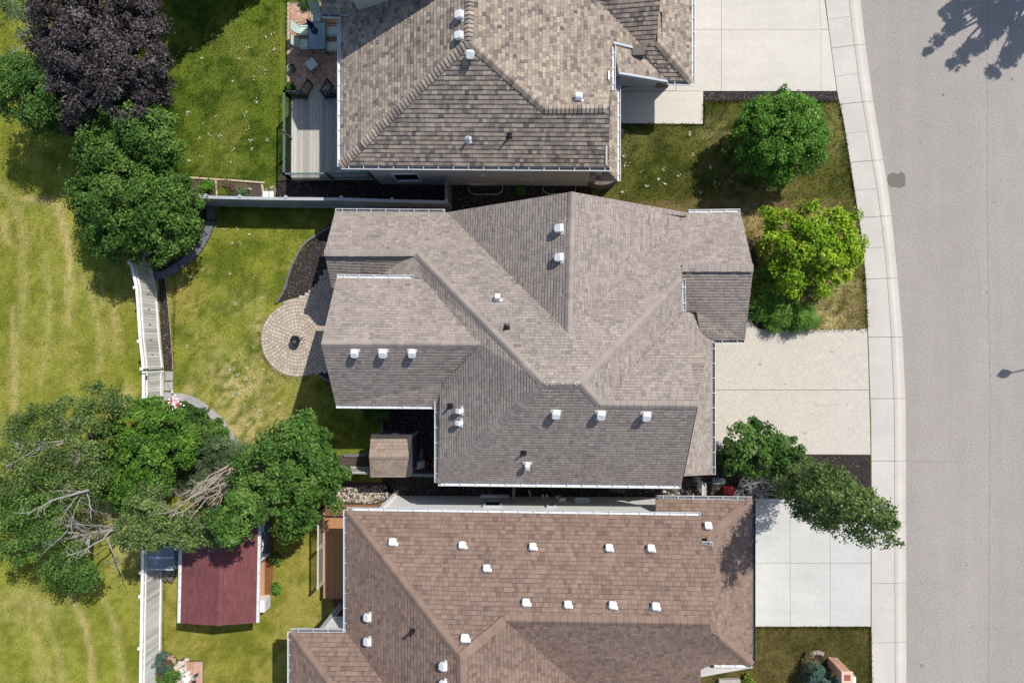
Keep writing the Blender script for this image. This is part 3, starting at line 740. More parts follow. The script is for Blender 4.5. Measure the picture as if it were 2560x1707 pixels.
def frame_on(F):                 # local axes on a facet: x along the eave, y up the slope, z out
    x = Vector((F.e.x, F.e.y, F.g[0]*F.e.x+F.g[1]*F.e.y)).normalized(); y = Vector((F.up.x, F.up.y, F.g[0]*F.up.x+F.g[1]*F.up.y)).normalized()
    z = x.cross(y)
    if z.z < 0: x = -x; z = x.cross(y)
    return Matrix((x, y, z)).transposed()
M_VENT = mat('vent_white', (.72, .73, .74, 1), .5, 5, .10, 30, .06, spec=.35)
def box_vent(house, F, px, py, s=.30, h=.27, flange_up=True):
    p = F.hit(px, py); R = frame_on(F) @ Matrix.Rotation(random.uniform(-.06, .06), 3, 'Z'); T = lambda x, y, z: p0 + R @ Vector((x, y, z)); s *= random.uniform(.94, 1.05)
    c = W(px, py, p.z+h*.9); p0 = Vector((c.x, c.y, F.zt(c.x, c.y)+.02))
    f = MB(); f.add([T(x, y, z) for z in (0, .02) for x, y in ((-s*.66, -s*.12), (s*.66, -s*.12), (s*.66, s*.34), (-s*.66, s*.34))], [(4, 5, 6, 7), (0, 1, 5, 4), (1, 2, 6, 5), (2, 3, 7, 6), (3, 0, 4, 7)])
    v = f.build('roof_vent', M_VENT, house, origin=p0)
    k = MB(); q = s*.36
    k.add([T(x, y, z) for z in (.015, h*.5) for x, y in ((-q, -q), (q, -q), (q, q), (-q, q))], [(0, 1, 5, 4), (1, 2, 6, 5), (2, 3, 7, 6), (3, 0, 4, 7)]); k.build('neck', M_VENT, v)
    c = MB(); a = s*.5; bb = s*.5-.022; cb = .05
    ring = lambda r, cr, z: [(-r+cr, -r, z), (r-cr, -r, z), (r, -r+cr, z), (r, r-cr, z), (r-cr, r, z), (-r+cr, r, z), (-r, r-cr, z), (-r, -r+cr, z)]
    L = [ring(a, cb, h*.42), ring(a, cb, h*.80), ring(bb, cb*.8, h)]
    vs = [T(*q) for l in L for q in l]; fs = [tuple(range(16, 24)), tuple(range(7, -1, -1))]
    for t in (0, 1): fs += [(t*8+i, t*8+(i+1) % 8, (t+1)*8+(i+1) % 8, (t+1)*8+i) for i in range(8)]
    c.add(vs, fs); c.build('cap', M_VENT, v)
def hood_vent(house, F, px, py):
    p = F.hit(px, py); R = frame_on(F); p0 = p+Vector((0, 0, .02)); m = MB()
    def bx(c, s): m.box(p0+R @ Vector(c), s, R)
    bx((0, 0, .02), (.36, .12, .02)); v = m.build('exhaust_vent', M_VENT, house, origin=p0)
    m = MB(); bx((0, 0, .10), (.15, .17, .17)); m.build('neck', M_VENT, v)
    m = MB(); bx((0, -.01, .22), (.2, .22, .08)); bx((0, -.01, .265), (.16, .18, .02)); m.build('cap', M_VENT, v)
def pipe_vent(house, F, px, py, h=.32, m_=None):
    p = F.hit(px, py); p = Vector((p.x, p.y, F.zt(p.x, p.y))); R = frame_on(F)
    m = MB(); m.box(p+R @ Vector((0, 0, .02)), (.24, .30, .015), R); m.lathe(p+Vector((0, 0, .0)), [(.09, 0), (.06, .12), (.058, .14)], 10)
    v = m.build('plumbing_vent', m_ or M_BLACK, house, origin=p)
    m = MB(); m.lathe(p, [(.045, .05), (.045, h), (.034, h), (.034, h-.1)], 10); m.build('pipe', m_ or M_BLACK, v)

def walls(house, loop, m, zlow=-.05, closed=True, name='wall'):
    b = MB(); P = [Vector(W2(p[0], p[1])) for p in loop]; n = len(P)
    for i in range(n if closed else n-1):
        j = (i+1) % n; a, c = P[i], P[j]
        b.add([(a.x, a.y, zlow), (c.x, c.y, zlow), (c.x, c.y, loop[j][2]), (a.x, a.y, loop[i][2])], [(0, 1, 2, 3)])
    return b.build(name, m, house)

def wall_window(house, A, B, nrm, m_frame=None, t=.06, mull=1, glass=True):
    """A, B: opposite corners (same upright plane); nrm outward"""
    m_frame = m_frame or M_WHITE
    z0, z1 = min(A.z, B.z), max(A.z, B.z); d = Vector((B.x-A.x, B.y-A.y, 0)); L = d.length; d /= L; nrm = Vector((nrm[0], nrm[1], 0)).normalized()
    c = Vector(((A.x+B.x)/2, (A.y+B.y)/2, (z0+z1)/2)); R = Matrix((d, nrm, Vector((0, 0, 1)))).transposed(); H = z1-z0
    f = MB()
    for cc, s in (((0, .03, H/2-t/2), (L, .09, t)), ((0, .03, -H/2+t/2), (L, .09, t)), ((-L/2+t/2, .03, 0), (t, .085, H-2*t)), ((L/2-t/2, .03, 0), (t, .085, H-2*t))):
        f.box(c+R @ Vector(cc), s, R)
    for k in range(1, mull+1 if mull > 0 else 0):
        pass
    if mull > 1: f.box(c+R @ Vector((0, .025, 0)), (.05, .06, H-2*t), R)
    w = f.build('window', m_frame, house, origin=c)
    g = MB(); g.box(c+R @ Vector((0, .012, 0)), (L-2*t, .02, H-2*t), R); g.build('pane', M_GLASS, w)
    return w

# ---- shingle palettes (each shingle's own granule colour, from light to dark)
SH_MAIN = mat('shingle_taupe', None, .95, 16, .12, .8, .05, ramp=[(0, alb(183, 171, 161)), (.35, alb(169, 157, 148)), (.7, alb(152, 141, 134)), (1, alb(132, 122, 117))], streak=(.4, .4, .4, .04), bump=.3, bscale=120)
SH_NORTH = mat('shingle_tan_mix', None, .95, 16, .12, .8, .05, ramp=[(0, alb(192, 178, 158)), (.3, alb(177, 162, 146)), (.5, alb(159, 146, 134)), (.75, alb(134, 123, 116)), (1, alb(106, 98, 96))], streak=(.4, .4, .4, .04), bump=.3, bscale=120)
SH_SOUTH = mat('shingle_brown', None, .95, 16, .12, .8, .05, ramp=[(0, alb(160, 136, 122)), (.4, alb(147, 124, 111)), (.7, alb(132, 111, 100)), (1, alb(114, 97, 88))], streak=(.4, .4, .4, .04), bump=.3, bscale=120)
DECK_R = mat('roof_underlay', (.05, .045, .042, 1), .9)
STUCCO_N = mat('stucco_grey', alb(206, 202, 196), .9, 3, .05, 30, .06, bump=.3)
STUCCO_M = mat('stucco_taupe', alb(150, 138, 124), .9, 3, .05, bump=.3)
STUCCO_S = mat('stucco_white', (.78,.78,.77,1), .9, 3, .03, 30, .04, bump=.2)
M_TRIM_CUR = M_TRIMGREY

# ================================================================== middle house
hm = thing('house', 'middle house with the taupe-grey shingle roof of many gables', 'house', W(1300, 880))
fm = {
 'S': Facet([(1095, 1205, 4.25), (1703, 1212, 4.25), (1743, 1013, 7.14), (1500, 1011, 7.14), (1452, 958, 7.88), (1358, 958, 7.88)]),
 'W': Facet([(1095, 1205, 4.25), (1095, 975, 4.25), (1101, 962, 4.54), (1201, 861, 6.19), (1056, 697, 4.19), (956, 684, 3.3), (1040, 632, 4.01), (1358, 958, 7.88)]),
 'W1S': Facet([(830, 720, 2.77), (893, 722, 2.83), (956, 684, 3.3), (1040, 632, 4.01), (811, 632, 4.01)]),
 'N': Facet([(838, 529, 3.07), (1118, 531, 3.07), (1421, 832, 6.67), (1718, 532, 3.07), (1851, 530, 3.07), (1883, 670, 4.9), (1705, 670, 4.9), (1705, 697, 4.96), (1452, 958, 7.88), (1358, 958, 7.88), (1040, 632, 4.01), (811, 632, 4.01)]),
 'E': Facet([(1707, 778, 4.48), (1705, 697, 4.96), (1452, 958, 7.88), (1500, 1011, 7.14)]),
 'G3N': Facet([(1500, 1011, 7.14), (1743, 1013, 7.14), (1709, 780, 4.48), (1707, 779, 4.48)]),
 'NGE': Facet([(1430, 480, 6.67), (1421, 832, 6.67), (1718, 532, 3.07)]),
 'NGW': Facet([(1421, 832, 6.67), (1430, 480, 6.67), (1118, 531, 3.07)]),
 'GWN': Facet([(842, 694, 4.13), (1056, 697, 4.19), (1201, 861, 6.19), (803, 859, 6.43)]),
 'GWS': Facet([(840, 1012, 4.13), (1101, 1014, 4.07), (1101, 962, 4.72), (1201, 861, 6.19), (803, 859, 6.43)]),
 'G2S': Facet([(1705, 670, 4.9), (1883, 670, 4.9), (1862, 850, 3.07), (1783, 851, 3.07), (1749, 828, 3.36), (1742, 780, 3.78), (1708, 778, 3.78), (1706, 697, 4.66)]),
 'SK': Facet([(1781, 1186, 3.07), (1781, 853, 3.07), (1749, 828, 3.4), (1742, 780, 3.48), (1703, 780, 4.01), (1703, 1190, 4.01)]),
 'CRS': Facet([(1722, 905, 4.42), (1763, 905, 4.07), (1741, 996, 3.6)], e=((1722, 905, 4.37), (1763, 905, 4.37))),
 'CRN': Facet([(1763, 905, 4.07), (1722, 905, 4.42), (1724, 880, 3.89), (1766, 886, 3.42)]),
}
capm = [('N', 'W', (1040, 632, 4.01), (1358, 958, 7.88)), ('N', 'S', (1358, 958, 7.88), (1452, 958, 7.88)), ('E', 'S', (1452, 958, 7.88), (1500, 1011, 7.14)), ('G3N', 'S', (1500, 1011, 7.14), (1743, 1013, 7.14)),
        ('S', 'W', (1095, 1205, 4.25), (1358, 958, 7.88)), ('N', 'E', (1452, 958, 7.88), (1705, 697, 4.96)), ('NGE', 'NGW', (1430, 480, 6.67), (1421, 832, 6.67)), ('GWN', 'GWS', (803, 859, 6.43), (1201, 861, 6.19)),
        ('N', 'W1S', (811, 632, 4.01), (1040, 632, 4.01)), ('N', 'G2S', (1705, 670, 4.9), (1883, 670, 4.9)), ('CRS', 'CRN', (1722, 905, 4.42), (1763, 905, 4.07))]
WL_M = [(.20, .2), (.13, .75), (.24, .15), (.16, .55), (.28, .1)]
VM = (('GWS', 884, 877), ('GWS', 955, 877), ('GWS', 1028, 877), ('NGW', 1404, 570), ('NGW', 1404, 643), ('S', 1390, 1030), ('S', 1503, 1032), ('S', 1617, 1035), ('N', 1245, 751), ('W', 1156, 1026), ('S', 1319, 1157))
make_roof(hm, fm, capm, SH_MAIN, DECK_R, .108, WL_M, .024, 100, .15, .24, .024, tsd=.11, vents=VM)
walls(hm, [(900, 576, 2.89), (1130, 576, 2.89), (1425, 576, 6.02), (1715, 576, 2.89), (1790, 576, 2.83), (1790, 697, 4.48), (1790, 838, 2.83), (1725, 838, 2.83), (1725, 1150, 2.83), (1660, 1150, 3.89), (1145, 1150, 4.01), (1145, 980, 3.89), (917, 980, 3.83), (917, 862, 5.84), (917, 735, 3.78), (902, 735, 2.95), (900, 660, 3.66)], STUCCO_M)
walls(hm, [(1660, 792, 4.01), (1660, 990, 6.61), (1660, 1150, 4.25)], STUCCO_M, 2.4, closed=False, name='gable_wall')
for F, a, b in (('S', (1095, 1206, 4.25), (1703, 1213, 4.25)), ('W', (1094, 974, 4.25), (1094, 1206, 4.25)), ('N', (838, 529, 3.07), (1112, 531, 3.07)), ('N', (1722, 532, 3.07), (1851, 530, 3.07)), ('GWN', (842, 694, 4.13), (1046, 696, 4.04)),
                ('GWS', (840, 1012, 4.13), (1092, 1014, 4.07)), ('E', (1707, 778, 4.48), (1706, 698, 4.93)), ('SK', (1742, 780, 3.48), (1710, 780, 3.89)), ('SK', (1781, 1186, 3.07), (1781, 856, 3.07)), ('G2S', (1862, 850, 3.07), (1785, 851, 3.07))):
    gutter(hm, fm[F], a, b, shade_inside=F in ('N', 'SK', 'W', 'G2S') and a[0] != 1722)
for F, x, y in (('GWS', 884, 877), ('GWS', 955, 877), ('GWS', 1028, 877), ('NGW', 1404, 570), ('NGW', 1404, 643), ('S', 1390, 1030), ('S', 1503, 1032), ('S', 1617, 1035)): box_vent(hm, fm[F], x, y)
for F, x, y in (('N', 1245, 751), ('W', 1156, 1026), ('W', 1155, 1056), ('S', 1319, 1157)): hood_vent(hm, fm[F], x, y)
for F, x, y in (('N', 1267, 818), ('W', 1126, 1015), ('S', 1309, 1132)): pipe_vent(hm, fm[F], x, y)
# bird droppings on the short top ridge
b = MB()
for k in range(24):
    q = random.choice([random.uniform(1360, 1384), random.uniform(1360, 1450), random.uniform(1436, 1450)]); p = W(q, 958+random.uniform(-4, 4), 7.94); s = random.uniform(.006, .017)
    b.add([(p.x+s*math.cos(a), p.y+s*1.6*math.sin(a), p.z-.010*abs(p.y-W(q, 958, 7.94).y)/.08) for a in (0, 1.2, 2.6, 3.8, 5.1)], [(0, 1, 2, 3, 4)])
b.build('droppings', M_WHITE, hm, kind='stuff')

def gp(x, y, z):                 # ground-map point raised to height z
    k = 1-z/CAM_H; return (NADIR[0]+(x-NADIR[0])/k, NADIR[1]+(y-NADIR[1])/k, z)
# ================================================================== upper (north) house
hn = thing('house', 'upper house with the mottled tan and brown shingle roof and thick ridge caps', 'house', W(1250, 250))
fn = {
 'S': Facet([(852, 414, 4.2), (1524, 419, 4.2), (1522, 271, 5.75), (1362, 272, 5.75), (1171, 103, 7.3)]),
 'W': Facet([(852, 414, 4.2), (852, -200, 4.2), (1181, -200, 7.3), (1171, 103, 7.3)]),
 'WW': Facet([(803, 34, 4.7), (872, 36, 4.7), (965, -70, 5.9), (803, -70, 5.9)]),
 'UP': Facet([gp(1185, 166, 7.0), gp(938, 168, 7.0), gp(941, 120, 7.6), gp(958, -100, 8.0), gp(1035, -170, 7.0), gp(1185, -170, 7.0)], e=(gp(1185, 130, 7.0), gp(938, 130, 7.0))),  # unseen upper storey, outline shaped to throw the deck and patio shadow
 'E': Facet([(1531, 226, 3.95), (1531, 107, 3.95), (1604, 124, 3.2), (1602, 112, 3.25), (1492, 0, 4.35), (1400, -100, 5.27), (1181, -200, 7.3), (1171, 103, 7.3), (1362, 272, 5.75), (1443, 218, 4.88), (1524, 228, 4.05)]),
 'EGN': Facet([(1362, 272, 5.75), (1522, 270, 5.75), (1526, 228, 5.0), (1443, 218, 4.88)]),
 'GS': Facet([(1602, 112, 3.25), (1638, 110, 3.25), (1652, 0, 4.35), (1655, -105, 5.3), (1400, -100, 5.3), (1492, 0, 4.35)]),
 'GE': Facet([(1730, 204, 2.5), (1730, -150, 2.5), (1652, -150, 3.35), (1643, 104, 3.45)]),
 'PS': Facet([(1667, 203, 2.5), (1729, 204, 2.5), (1643, 104, 3.45), (1594, 116, 3.3)]),
 'PE': Facet([(1667, 203, 2.5), (1605, 137, 3.1), (1560, 118, 3.62), (1535, 112, 3.88), (1545, 182, 3.86)], e=((1667, 203, 2.5), (1667, 150, 2.5))),
 'SKE': Facet([(1544, 452, 3.0), (1544, 184, 3.0), (1528, 184, 3.4), (1520, 428, 3.5)]),
 'SKS': Facet([(1474, 451, 3.0), (1544, 452, 3.0), (1520, 428, 3.5), (1474, 427, 3.5)]),
}
capn = [('S', 'W', (852, 414, 4.2), (1171, 103, 7.3)), ('W', 'E', (1171, 103, 7.3), (1181, -200, 7.3)), ('S', 'E', (1171, 103, 7.3), (1362, 272, 5.75)), ('S', 'EGN', (1362, 272, 5.75), (1518, 270, 5.75)), ('PS', 'GE', (1643, 104, 3.45), (1729, 204, 2.5))]
WL_N = [(.17, .25), (.13, .75), (.20, .3), (.23, .1), (.15, .6)]
M_TRIM_CUR = M_TRIMGREY
make_roof(hn, fn, capn, SH_NORTH, DECK_R, .140, WL_N, .032, 300, .16, .155, .065, tsd=.17, vents=(('W', 1153, 35), ('W', 1152, 87), ('S', 1174, 124), ('EGN', 1447, 247), ('S', 1172, 349)))
walls(hn, [(953, 461, 4.2), (1474, 466, 4.2), (1500, 452, 3.0), (1500, 217, 3.85), (1640, 217, 2.7), (1645, 190, 2.5), (1690, 188, 2.4), (1690, -250, 2.4), (953, -250, 4.2)], STUCCO_N)
a, c = W(1534, 115, 3.86), W(1600, 128, 3.14); b = MB(); b.add([a, c, c-Vector((0, 0, .9)), a-Vector((0, 0, .9))], [(0, 1, 2, 3)]); b.build('gable_wall', STUCCO_N, hn)
b = MB(); b.box(W(1594, 131, 3.25), (.5, .45, .5)); ch = b.build('porch_column', mat('stone_cladding', alb(120, 110, 104), .9, 6, .3, bump=.5), hn)
b = MB(); a = W(1655, 214, 0); b.box((a.x, a.y+.1, 1.2), (.55, .4, 2.4)); b.build('porch_column', MATS['stone_cladding'], hn)
walls(hn, [(960, 150, 6.9), (1180, 150, 6.9), (1180, -160, 6.9), (975, -160, 6.9)], STUCCO_N, 2.0, name='upper_wall')  # unseen walls added below the shadow-casting upper storey
for F, a, b in (('W', (851, 416, 4.2), (851, 38, 4.2)), ('S', (853, 415, 4.2), (1526, 420, 4.2)), ('E', (1531, 226, 3.95), (1531, 108, 3.95)), ('GE', (1730, 205, 2.5), (1730, -150, 2.5)), ('SKE', (1544, 453, 3.0), (1544, 185, 3.0)), ('WW', (804, 35, 4.7), (850, 36, 4.7)), ('PS', (1669, 204, 2.5), (1728, 205, 2.5))):
    gutter(hn, fn[F], a, b, shade_inside=F in ('S', 'PS', 'WW'))
gutter(hn, fn['GS'], (1605, 113, 3.27), (1638, 111, 3.27), mt=M_DARKTRIM); gutter(hn, fn['GS'], (1648, 30, 3.45), (1648, 118, 3.35), mt=M_DARKTRIM)
for p0, p1 in (((1531, 107, 3.98), (1604, 125, 3.22)), ((1545, 183, 3.88), (1667, 204, 2.52))):
    b = MB(); b.bar(W(*p0)-Vector((0, 0, .06)), W(*p1)-Vector((0, 0, .06)), .09, .18); b.build('fascia', M_TRIMGREY, hn)
b = MB(); b.bar(W(1516, 365, 4.8), W(1516, 412, 4.3), .07, .07); b.bar(W(1522, 178, 4.12), W(1522, 200, 4.12), .06, .08); b.build('downspout', M_WHITE, hn)
for F, x, y in (('W', 1153, 35), ('W', 1152, 87), ('S', 1174, 124), ('EGN', 1447, 247)): box_vent(hn, fn[F], x, y)
pipe_vent(hn, fn['S'], 1172, 349, .34, M_VENT); pipe_vent(hn, fn['S'], 1273, 342, .4)
yw = W(1000, 461.5).y-.0
A, B = WY(977, 434, yw-.03), WY(1060, 452, yw-.03); A.z, B.z = max(A.z, B.z), min(A.z, B.z)
wall_window(hn, Vector((A.x, yw, A.z)), Vector((WY(1060, 451, yw).x-.05, yw, B.z)), (0, -1))
for x, y, w in ((1208, 440, .2), (1305, 448, .28), (1331, 448, .14), (1362, 448, .26)):
    p = WY(x, y, yw-.1); b = MB(); b.box((p.x, p.y+.05, p.z), (w, .16, .14 if w < .25 else .06)); b.build('wall_vent', M_VENT, hn)
for x0, x1 in ((1177, 1252), (1362, 1434)):
    a, c = W(x0, 466), W(x1, 467); b = MB(); yb = yw-.03
    wall_window(hn, Vector((a.x, yb+.02, .02)), Vector((c.x, yb+.02, .34)), (0, -1), mull=2)
    L = c.x-a.x; pts = [(a.x-.1, yb), (a.x-.08, yb-.35), (a.x+.15, yb-.5), (c.x-.15, yb-.5), (c.x+.08, yb-.35), (c.x+.1, yb)]
    for q in range(5): b.bar((pts[q][0], pts[q][1], .06), (pts[q+1][0], pts[q+1][1], .06), .02, .22)
    b.build('window_well', M_TRIMGREY, hn)
# curved stone bay under the skirt roof
pts = [W2(x, y) for x, y in smoothline([(1470, 464), (1495, 471), (1522, 466), (1540, 452), (1545, 430)], 4)]
b = MB()
for i in range(len(pts)-1): b.bar((*pts[i], .45), (*pts[i+1], .45), .16, 1.0)
b.build('planter_wall', mat('stone_cladding', alb(120, 110, 104)), hn)
# corner downspout
b = MB(); b.bar(WY(1466, 426, yw-.06), WY(1460, 470, yw-.06), .07, .09); b.build('downspout', M_DARKTRIM, hn)

# ================================================================== lower (south) house
hs = thing('house', 'lower house with the reddish brown shingle roof and white walls', 'house', W(1250, 1500))
fs_ = {
 'N': Facet([(867, 1276, 3.9), (1752, 1289, 3.9), (1754, 1358, 4.7), (1783, 1365, 4.78), (1790, 1420, 5.35), (1783, 1550, 6.58), (1773, 1557, 6.65), (1261, 1549, 6.65), (1152, 1642, 7.4)]),
 'W': Facet([(867, 1580, 3.9), (867, 1276, 3.9), (1152, 1642, 7.4), (1157, 1900, 7.4), (1090, 1880, 6.7), (953, 1700, 5.05)]),
 'E': Facet([(1157, 1900, 7.4), (1152, 1642, 7.4), (1261, 1549, 6.65), (1443, 1707, 4.2), (1490, 1742, 3.85), (1490, 1900, 3.85)]),
 'S': Facet([(1261, 1549, 6.65), (1773, 1557, 6.65), (1785, 1600, 5.85), (1783, 1659, 5.05), (1752, 1672, 4.87), (1752, 1740, 3.85), (1490, 1742, 3.85), (1443, 1707, 4.2)]),
 'LS': Facet([(1757, 1660, 2.92), (1880, 1661, 2.9), (1797, 1592, 3.95), (1757, 1592, 3.95)]),
 'LN': Facet([(1640, 1246, 2.9), (1880, 1250, 2.9), (1768, 1345, 4.0), (1640, 1343, 4.0)]),
 'SK': Facet([(1880, 1661, 2.9), (1880, 1250, 2.9), (1768, 1345, 4.0), (1766, 1575, 4.0), (1797, 1592, 3.95)]),
 'WN': Facet([(727, 1580, 3.9), (867, 1581, 3.9), (1090, 1880, 6.7), (950, 1880, 6.7)]),
 'WW': Facet([(727, 1580, 3.9), (727, 1900, 3.9), (950, 1900, 6.7), (950, 1880, 6.7)]),
}
caps = [('N', 'W', (867, 1276, 3.9), (1152, 1642, 7.4)), ('E', 'W', (1152, 1642, 7.4), (1157, 1900, 7.4)), ('N', 'E', (1261, 1549, 6.65), (1152, 1642, 7.4)), ('N', 'S', (1261, 1549, 6.65), (1773, 1557, 6.65)), ('SK', 'LS', (1797, 1592, 3.95), (1880, 1661, 2.9)), ('WN', 'WW', (727, 1580, 3.9), (950, 1880, 6.7)), ('LN', 'SK', (1768, 1345, 4.0), (1880, 1250, 2.9))]
WL_S = [(.15, .2), (.12, .85), (.20, .12), (.25, .08), (.14, .6)]
M_TRIM_CUR = M_TRIMGREY
VS = (('N', 980, 1362), ('N', 1155, 1370), ('N', 1216, 1428), ('N', 1161, 1605), ('N', 1332, 1374), ('N', 1524, 1377), ('N', 1629, 1378), ('N', 1315, 1515), ('N', 1420, 1520), ('N', 1533, 1522), ('N', 1641, 1525), ('W', 922, 1544), ('W', 922, 1605), ('W', 1112, 1667))
make_roof(hs, fs_, caps, SH_SOUTH, DECK_R, .138, WL_S, .026, 500, .17, .25, .028, tsd=.15, vents=VS)
walls(hs, [(985, 1238, 3.75), (1642, 1242, 3.75), (1642, 1243, 2.8), (1838, 1246, 2.7), (1838, 1600, 2.7), (1700, 1600, 3.6), (1700, 1790, 3.6), (858, 1790, 3.6), (858, 1500, 3.75), (985, 1500, 3.75)], STUCCO_S)
b = MB(); p = [Vector(W2(1690, y)) for y in (1290, 1415, 1560)]
b.add([(p[0].x, p[0].y, 3.0), (p[2].x, p[2].y, 3.0), (p[2].x, p[2].y, 3.2), (p[1].x, p[1].y, 6.2), (p[0].x, p[0].y, 3.6)], [(0, 1, 2, 3, 4)]); b.build('gable_wall', STUCCO_S, hs)
for F, a, b in (('N', (867, 1276, 3.9), (1752, 1289, 3.9)), ('W', (866, 1275, 3.9), (866, 1578, 3.9)), ('WN', (727, 1579, 3.9), (862, 1580, 3.9)), ('WW', (726, 1580, 3.9), (726, 1900, 3.9)), ('SK', (1881, 1661, 2.9), (1881, 1250, 2.9)), ('LN', (1640, 1246, 2.9), (1880, 1249, 2.9)), ('LS', (1786, 1660, 2.92), (1879, 1662, 2.9))):
    gutter(hs, fs_[F], a, b, mt=M_DARKTRIM if F == 'SK' else None, shade_inside=F in ('LN', 'W', 'WN', 'WW', 'SK'))
gutter(hs, fs_['N'], (1756, 1361, 4.68), (1782, 1364, 4.74), shade_inside=True)
for F, x, y in (('N', 980, 1362), ('N', 1155, 1370), ('N', 1216, 1428), ('N', 1161, 1605), ('N', 1332, 1374), ('N', 1524, 1377), ('N', 1629, 1378), ('N', 1315, 1515), ('N', 1420, 1520), ('N', 1533, 1522), ('N', 1641, 1525), ('LN', 1772, 1321), ('W', 922, 1544), ('W', 922, 1605), ('W', 1112, 1667), ('W', 1112, 1712)): box_vent(hs, fs_[F], x, y, .30, .22)
pipe_vent(hs, fs_['W'], 1032, 1576, .5)
yw = W(1300, 1240).y+.02
for x0, y0, x1, y1 in ((1212, 1253, 1253, 1268), (1366, 1259, 1390, 1269)):
    A, B = WY(x0, y0, yw), WY(x1, y1, yw); wall_window(hs, A, B, (0, 1), M_TRIMGREY, .09)
A, B = WY(1203, 1236, yw), WY(1274, 1239.5, yw); wall_window(hs, Vector((A.x, yw, .05)), Vector((B.x, yw, .4)), (0, 1), mull=2)
for x, y, s in ((1357, 1239, (.1, .12, .12)), (1367, 1239, (.1, .12, .12)), (1396, 1243, (.25, .15, .2)), (1404, 1248, (.22, .16, .3)), (1411, 1247, (.12, .14, .3))):
    p = WY(x, y, yw+.08); b = MB(); b.box((p.x, p.y, p.z), s); b.build('wall_vent', M_VENT, hs)
b = MB(); a = WY(1326, 1240, yw+.06); c = W(1323, 1226, .15); b.bar((a.x, a.y, .5), c, .07, .07); b.build('downspout', M_WHITE, hs)
p = WY(1455, 1250, yw+.06); b = MB(); b.box((p.x, p.y, p.z), (.62, .12, .55)); b.box((p.x, p.y+.05, p.z+.2), (.68, .2, .04)); b.build('meter_box', M_TRIMGREY, hs)
# wing window facing the deck
yw2 = W(900, 1500).y+.03
A, B = WY(836, 1538, yw2), WY(857, 1503, yw2); 
wall_window(hs, Vector((W(870, 1500).x, yw2, .9)), Vector((W(925, 1500).x, yw2, 2.3)), (0, 1), M_TRIMGREY, .08)
a = W(985, 1238); b = MB(); b.box((a.x+.05, a.y+.02, 1.85), (.16, .16, 3.7)); b.build('corner_trim', M_WHITE, hs)
a = W(858, 1500); b = MB(); b.box((a.x+.05, a.y+.02, 1.85), (.16, .12, 3.7)); b.build('corner_trim', M_TRIMGREY, hs)

# leaf litter caught in the roof valleys
M_LITTER = mat('leaf_litter', None, .9, ramp=[(0, alb(88, 70, 50)), (.6, alb(120, 98, 66)), (1, alb(150, 134, 84))])
def litter(house, F, lines, per_m=9):
    v = []; t = []
    for a, c, fa in lines:
        P0, P1 = W(*a), W(*c); n = int((P1-P0).length*per_m)
        for k in range(n):
            q = P0.lerp(P1, random.random()**.8); q = q+Vector((random.gauss(0, .05), random.gauss(0, .05), .045)); s = random.uniform(.012, .035); an = random.uniform(0, 6.28)
            v += [(q.x+s*math.cos(an+i*2.1), q.y+s*math.sin(an+i*2.1), q.z+random.uniform(0, .015)) for i in range(3)]; t.append(random.random())
    npmesh('leaf_litter', np.array(v), 3, t, M_LITTER, house, kind='stuff')
z = 1.18
litter(hm, fm, [((1118, 531, 2.6*z), (1421, 832, 5.65*z), 0), ((1421, 832, 5.65*z), (1718, 532, 2.6*z), 0), ((1101, 962, 3.95*z), (1201, 861, 5.25*z), 0), ((1056, 697, 3.55*z), (1201, 861, 5.25*z), 0), ((1500, 1011, 6.05*z), (1707, 779, 3.8*z), 0)])
litter(hs, fs_, [((1261, 1549, 6.65), (1443, 1707, 4.2), 0), ((880, 1597, 4.0), (953, 1700, 5.05), 0), ((1770, 1345, 4.05), (1772, 1560, 4.05), 0), ((1640, 1322, 3.75), (1770, 1340, 4.0), 0)], 12)
litter(hn, fn, [((1443, 218, 4.88), (1362, 272, 5.75), 0), ((1492, 0, 4.35), (1602, 112, 3.25), 0), ((1605, 137, 3.1), (1667, 203, 2.5), 0)])
# ------------------------------------------------------------------ fences
def board_fence(name, label, line, h, bw, m, side, mrail=None, posts=True, gap=.012, cap=True, rails=(.25, 1.5), lean=None):
    """line: ground pixels; boards upright, side=+1: rails on the left of the run"""
    P = [Vector(W2(*p)) for p in line]; root = thing(name, label, 'fence', (P[0].x, P[0].y, 0)); mrail = mrail or m
    for i in range(len(P)-1):
        a, b = P[i], P[i+1]; d = b-a; L = d.length; d /= L; n = Vector((-d.y, d.x))*side; R = Matrix(((d.x, n.x, 0), (d.y, n.y, 0), (0, 0, 1)))
        k = max(1, int(L/bw)); w = L/k
        for q in range(k):
            c = a+d*(q+.5)*w; hh = h+random.uniform(-.008, .008)
            bd = MB(); bd.box((c.x+n.x*random.uniform(-.004, .004), c.y+n.y*random.uniform(-.004, .004), hh/2+.03), (w-gap, .022, hh-.06), R, tone=random.random()); bd.build('board', m, root, origin=(c.x, c.y, 0))
        for z in rails:
            c = (a+b)/2+n*.035; r = MB(); r.box((c.x, c.y, z), (L-.004, .04, .09), R); r.build('rail', mrail, root, origin=(c.x, c.y, z))
        if cap:
            c = (a+b)/2; r = MB(); r.box((c.x, c.y, h+.018), (L-.004, .13, .035), R); r.build('cap_rail', mrail, root, origin=(c.x, c.y, h))
        if posts:
            kk = max(1, round(L/2.4))
            for q in range(kk+ (1 if i == len(P)-2 else 0)):
                c = a+d*(q*L/kk)-n*.075; r = MB(); r.box((c.x, c.y, (h+.05)/2), (.10, .10, h+.05), R); r.box((c.x, c.y, h+.06), (.13, .13, .03), R); r.build('post', mrail, root, origin=(c.x, c.y, 0))
    return root
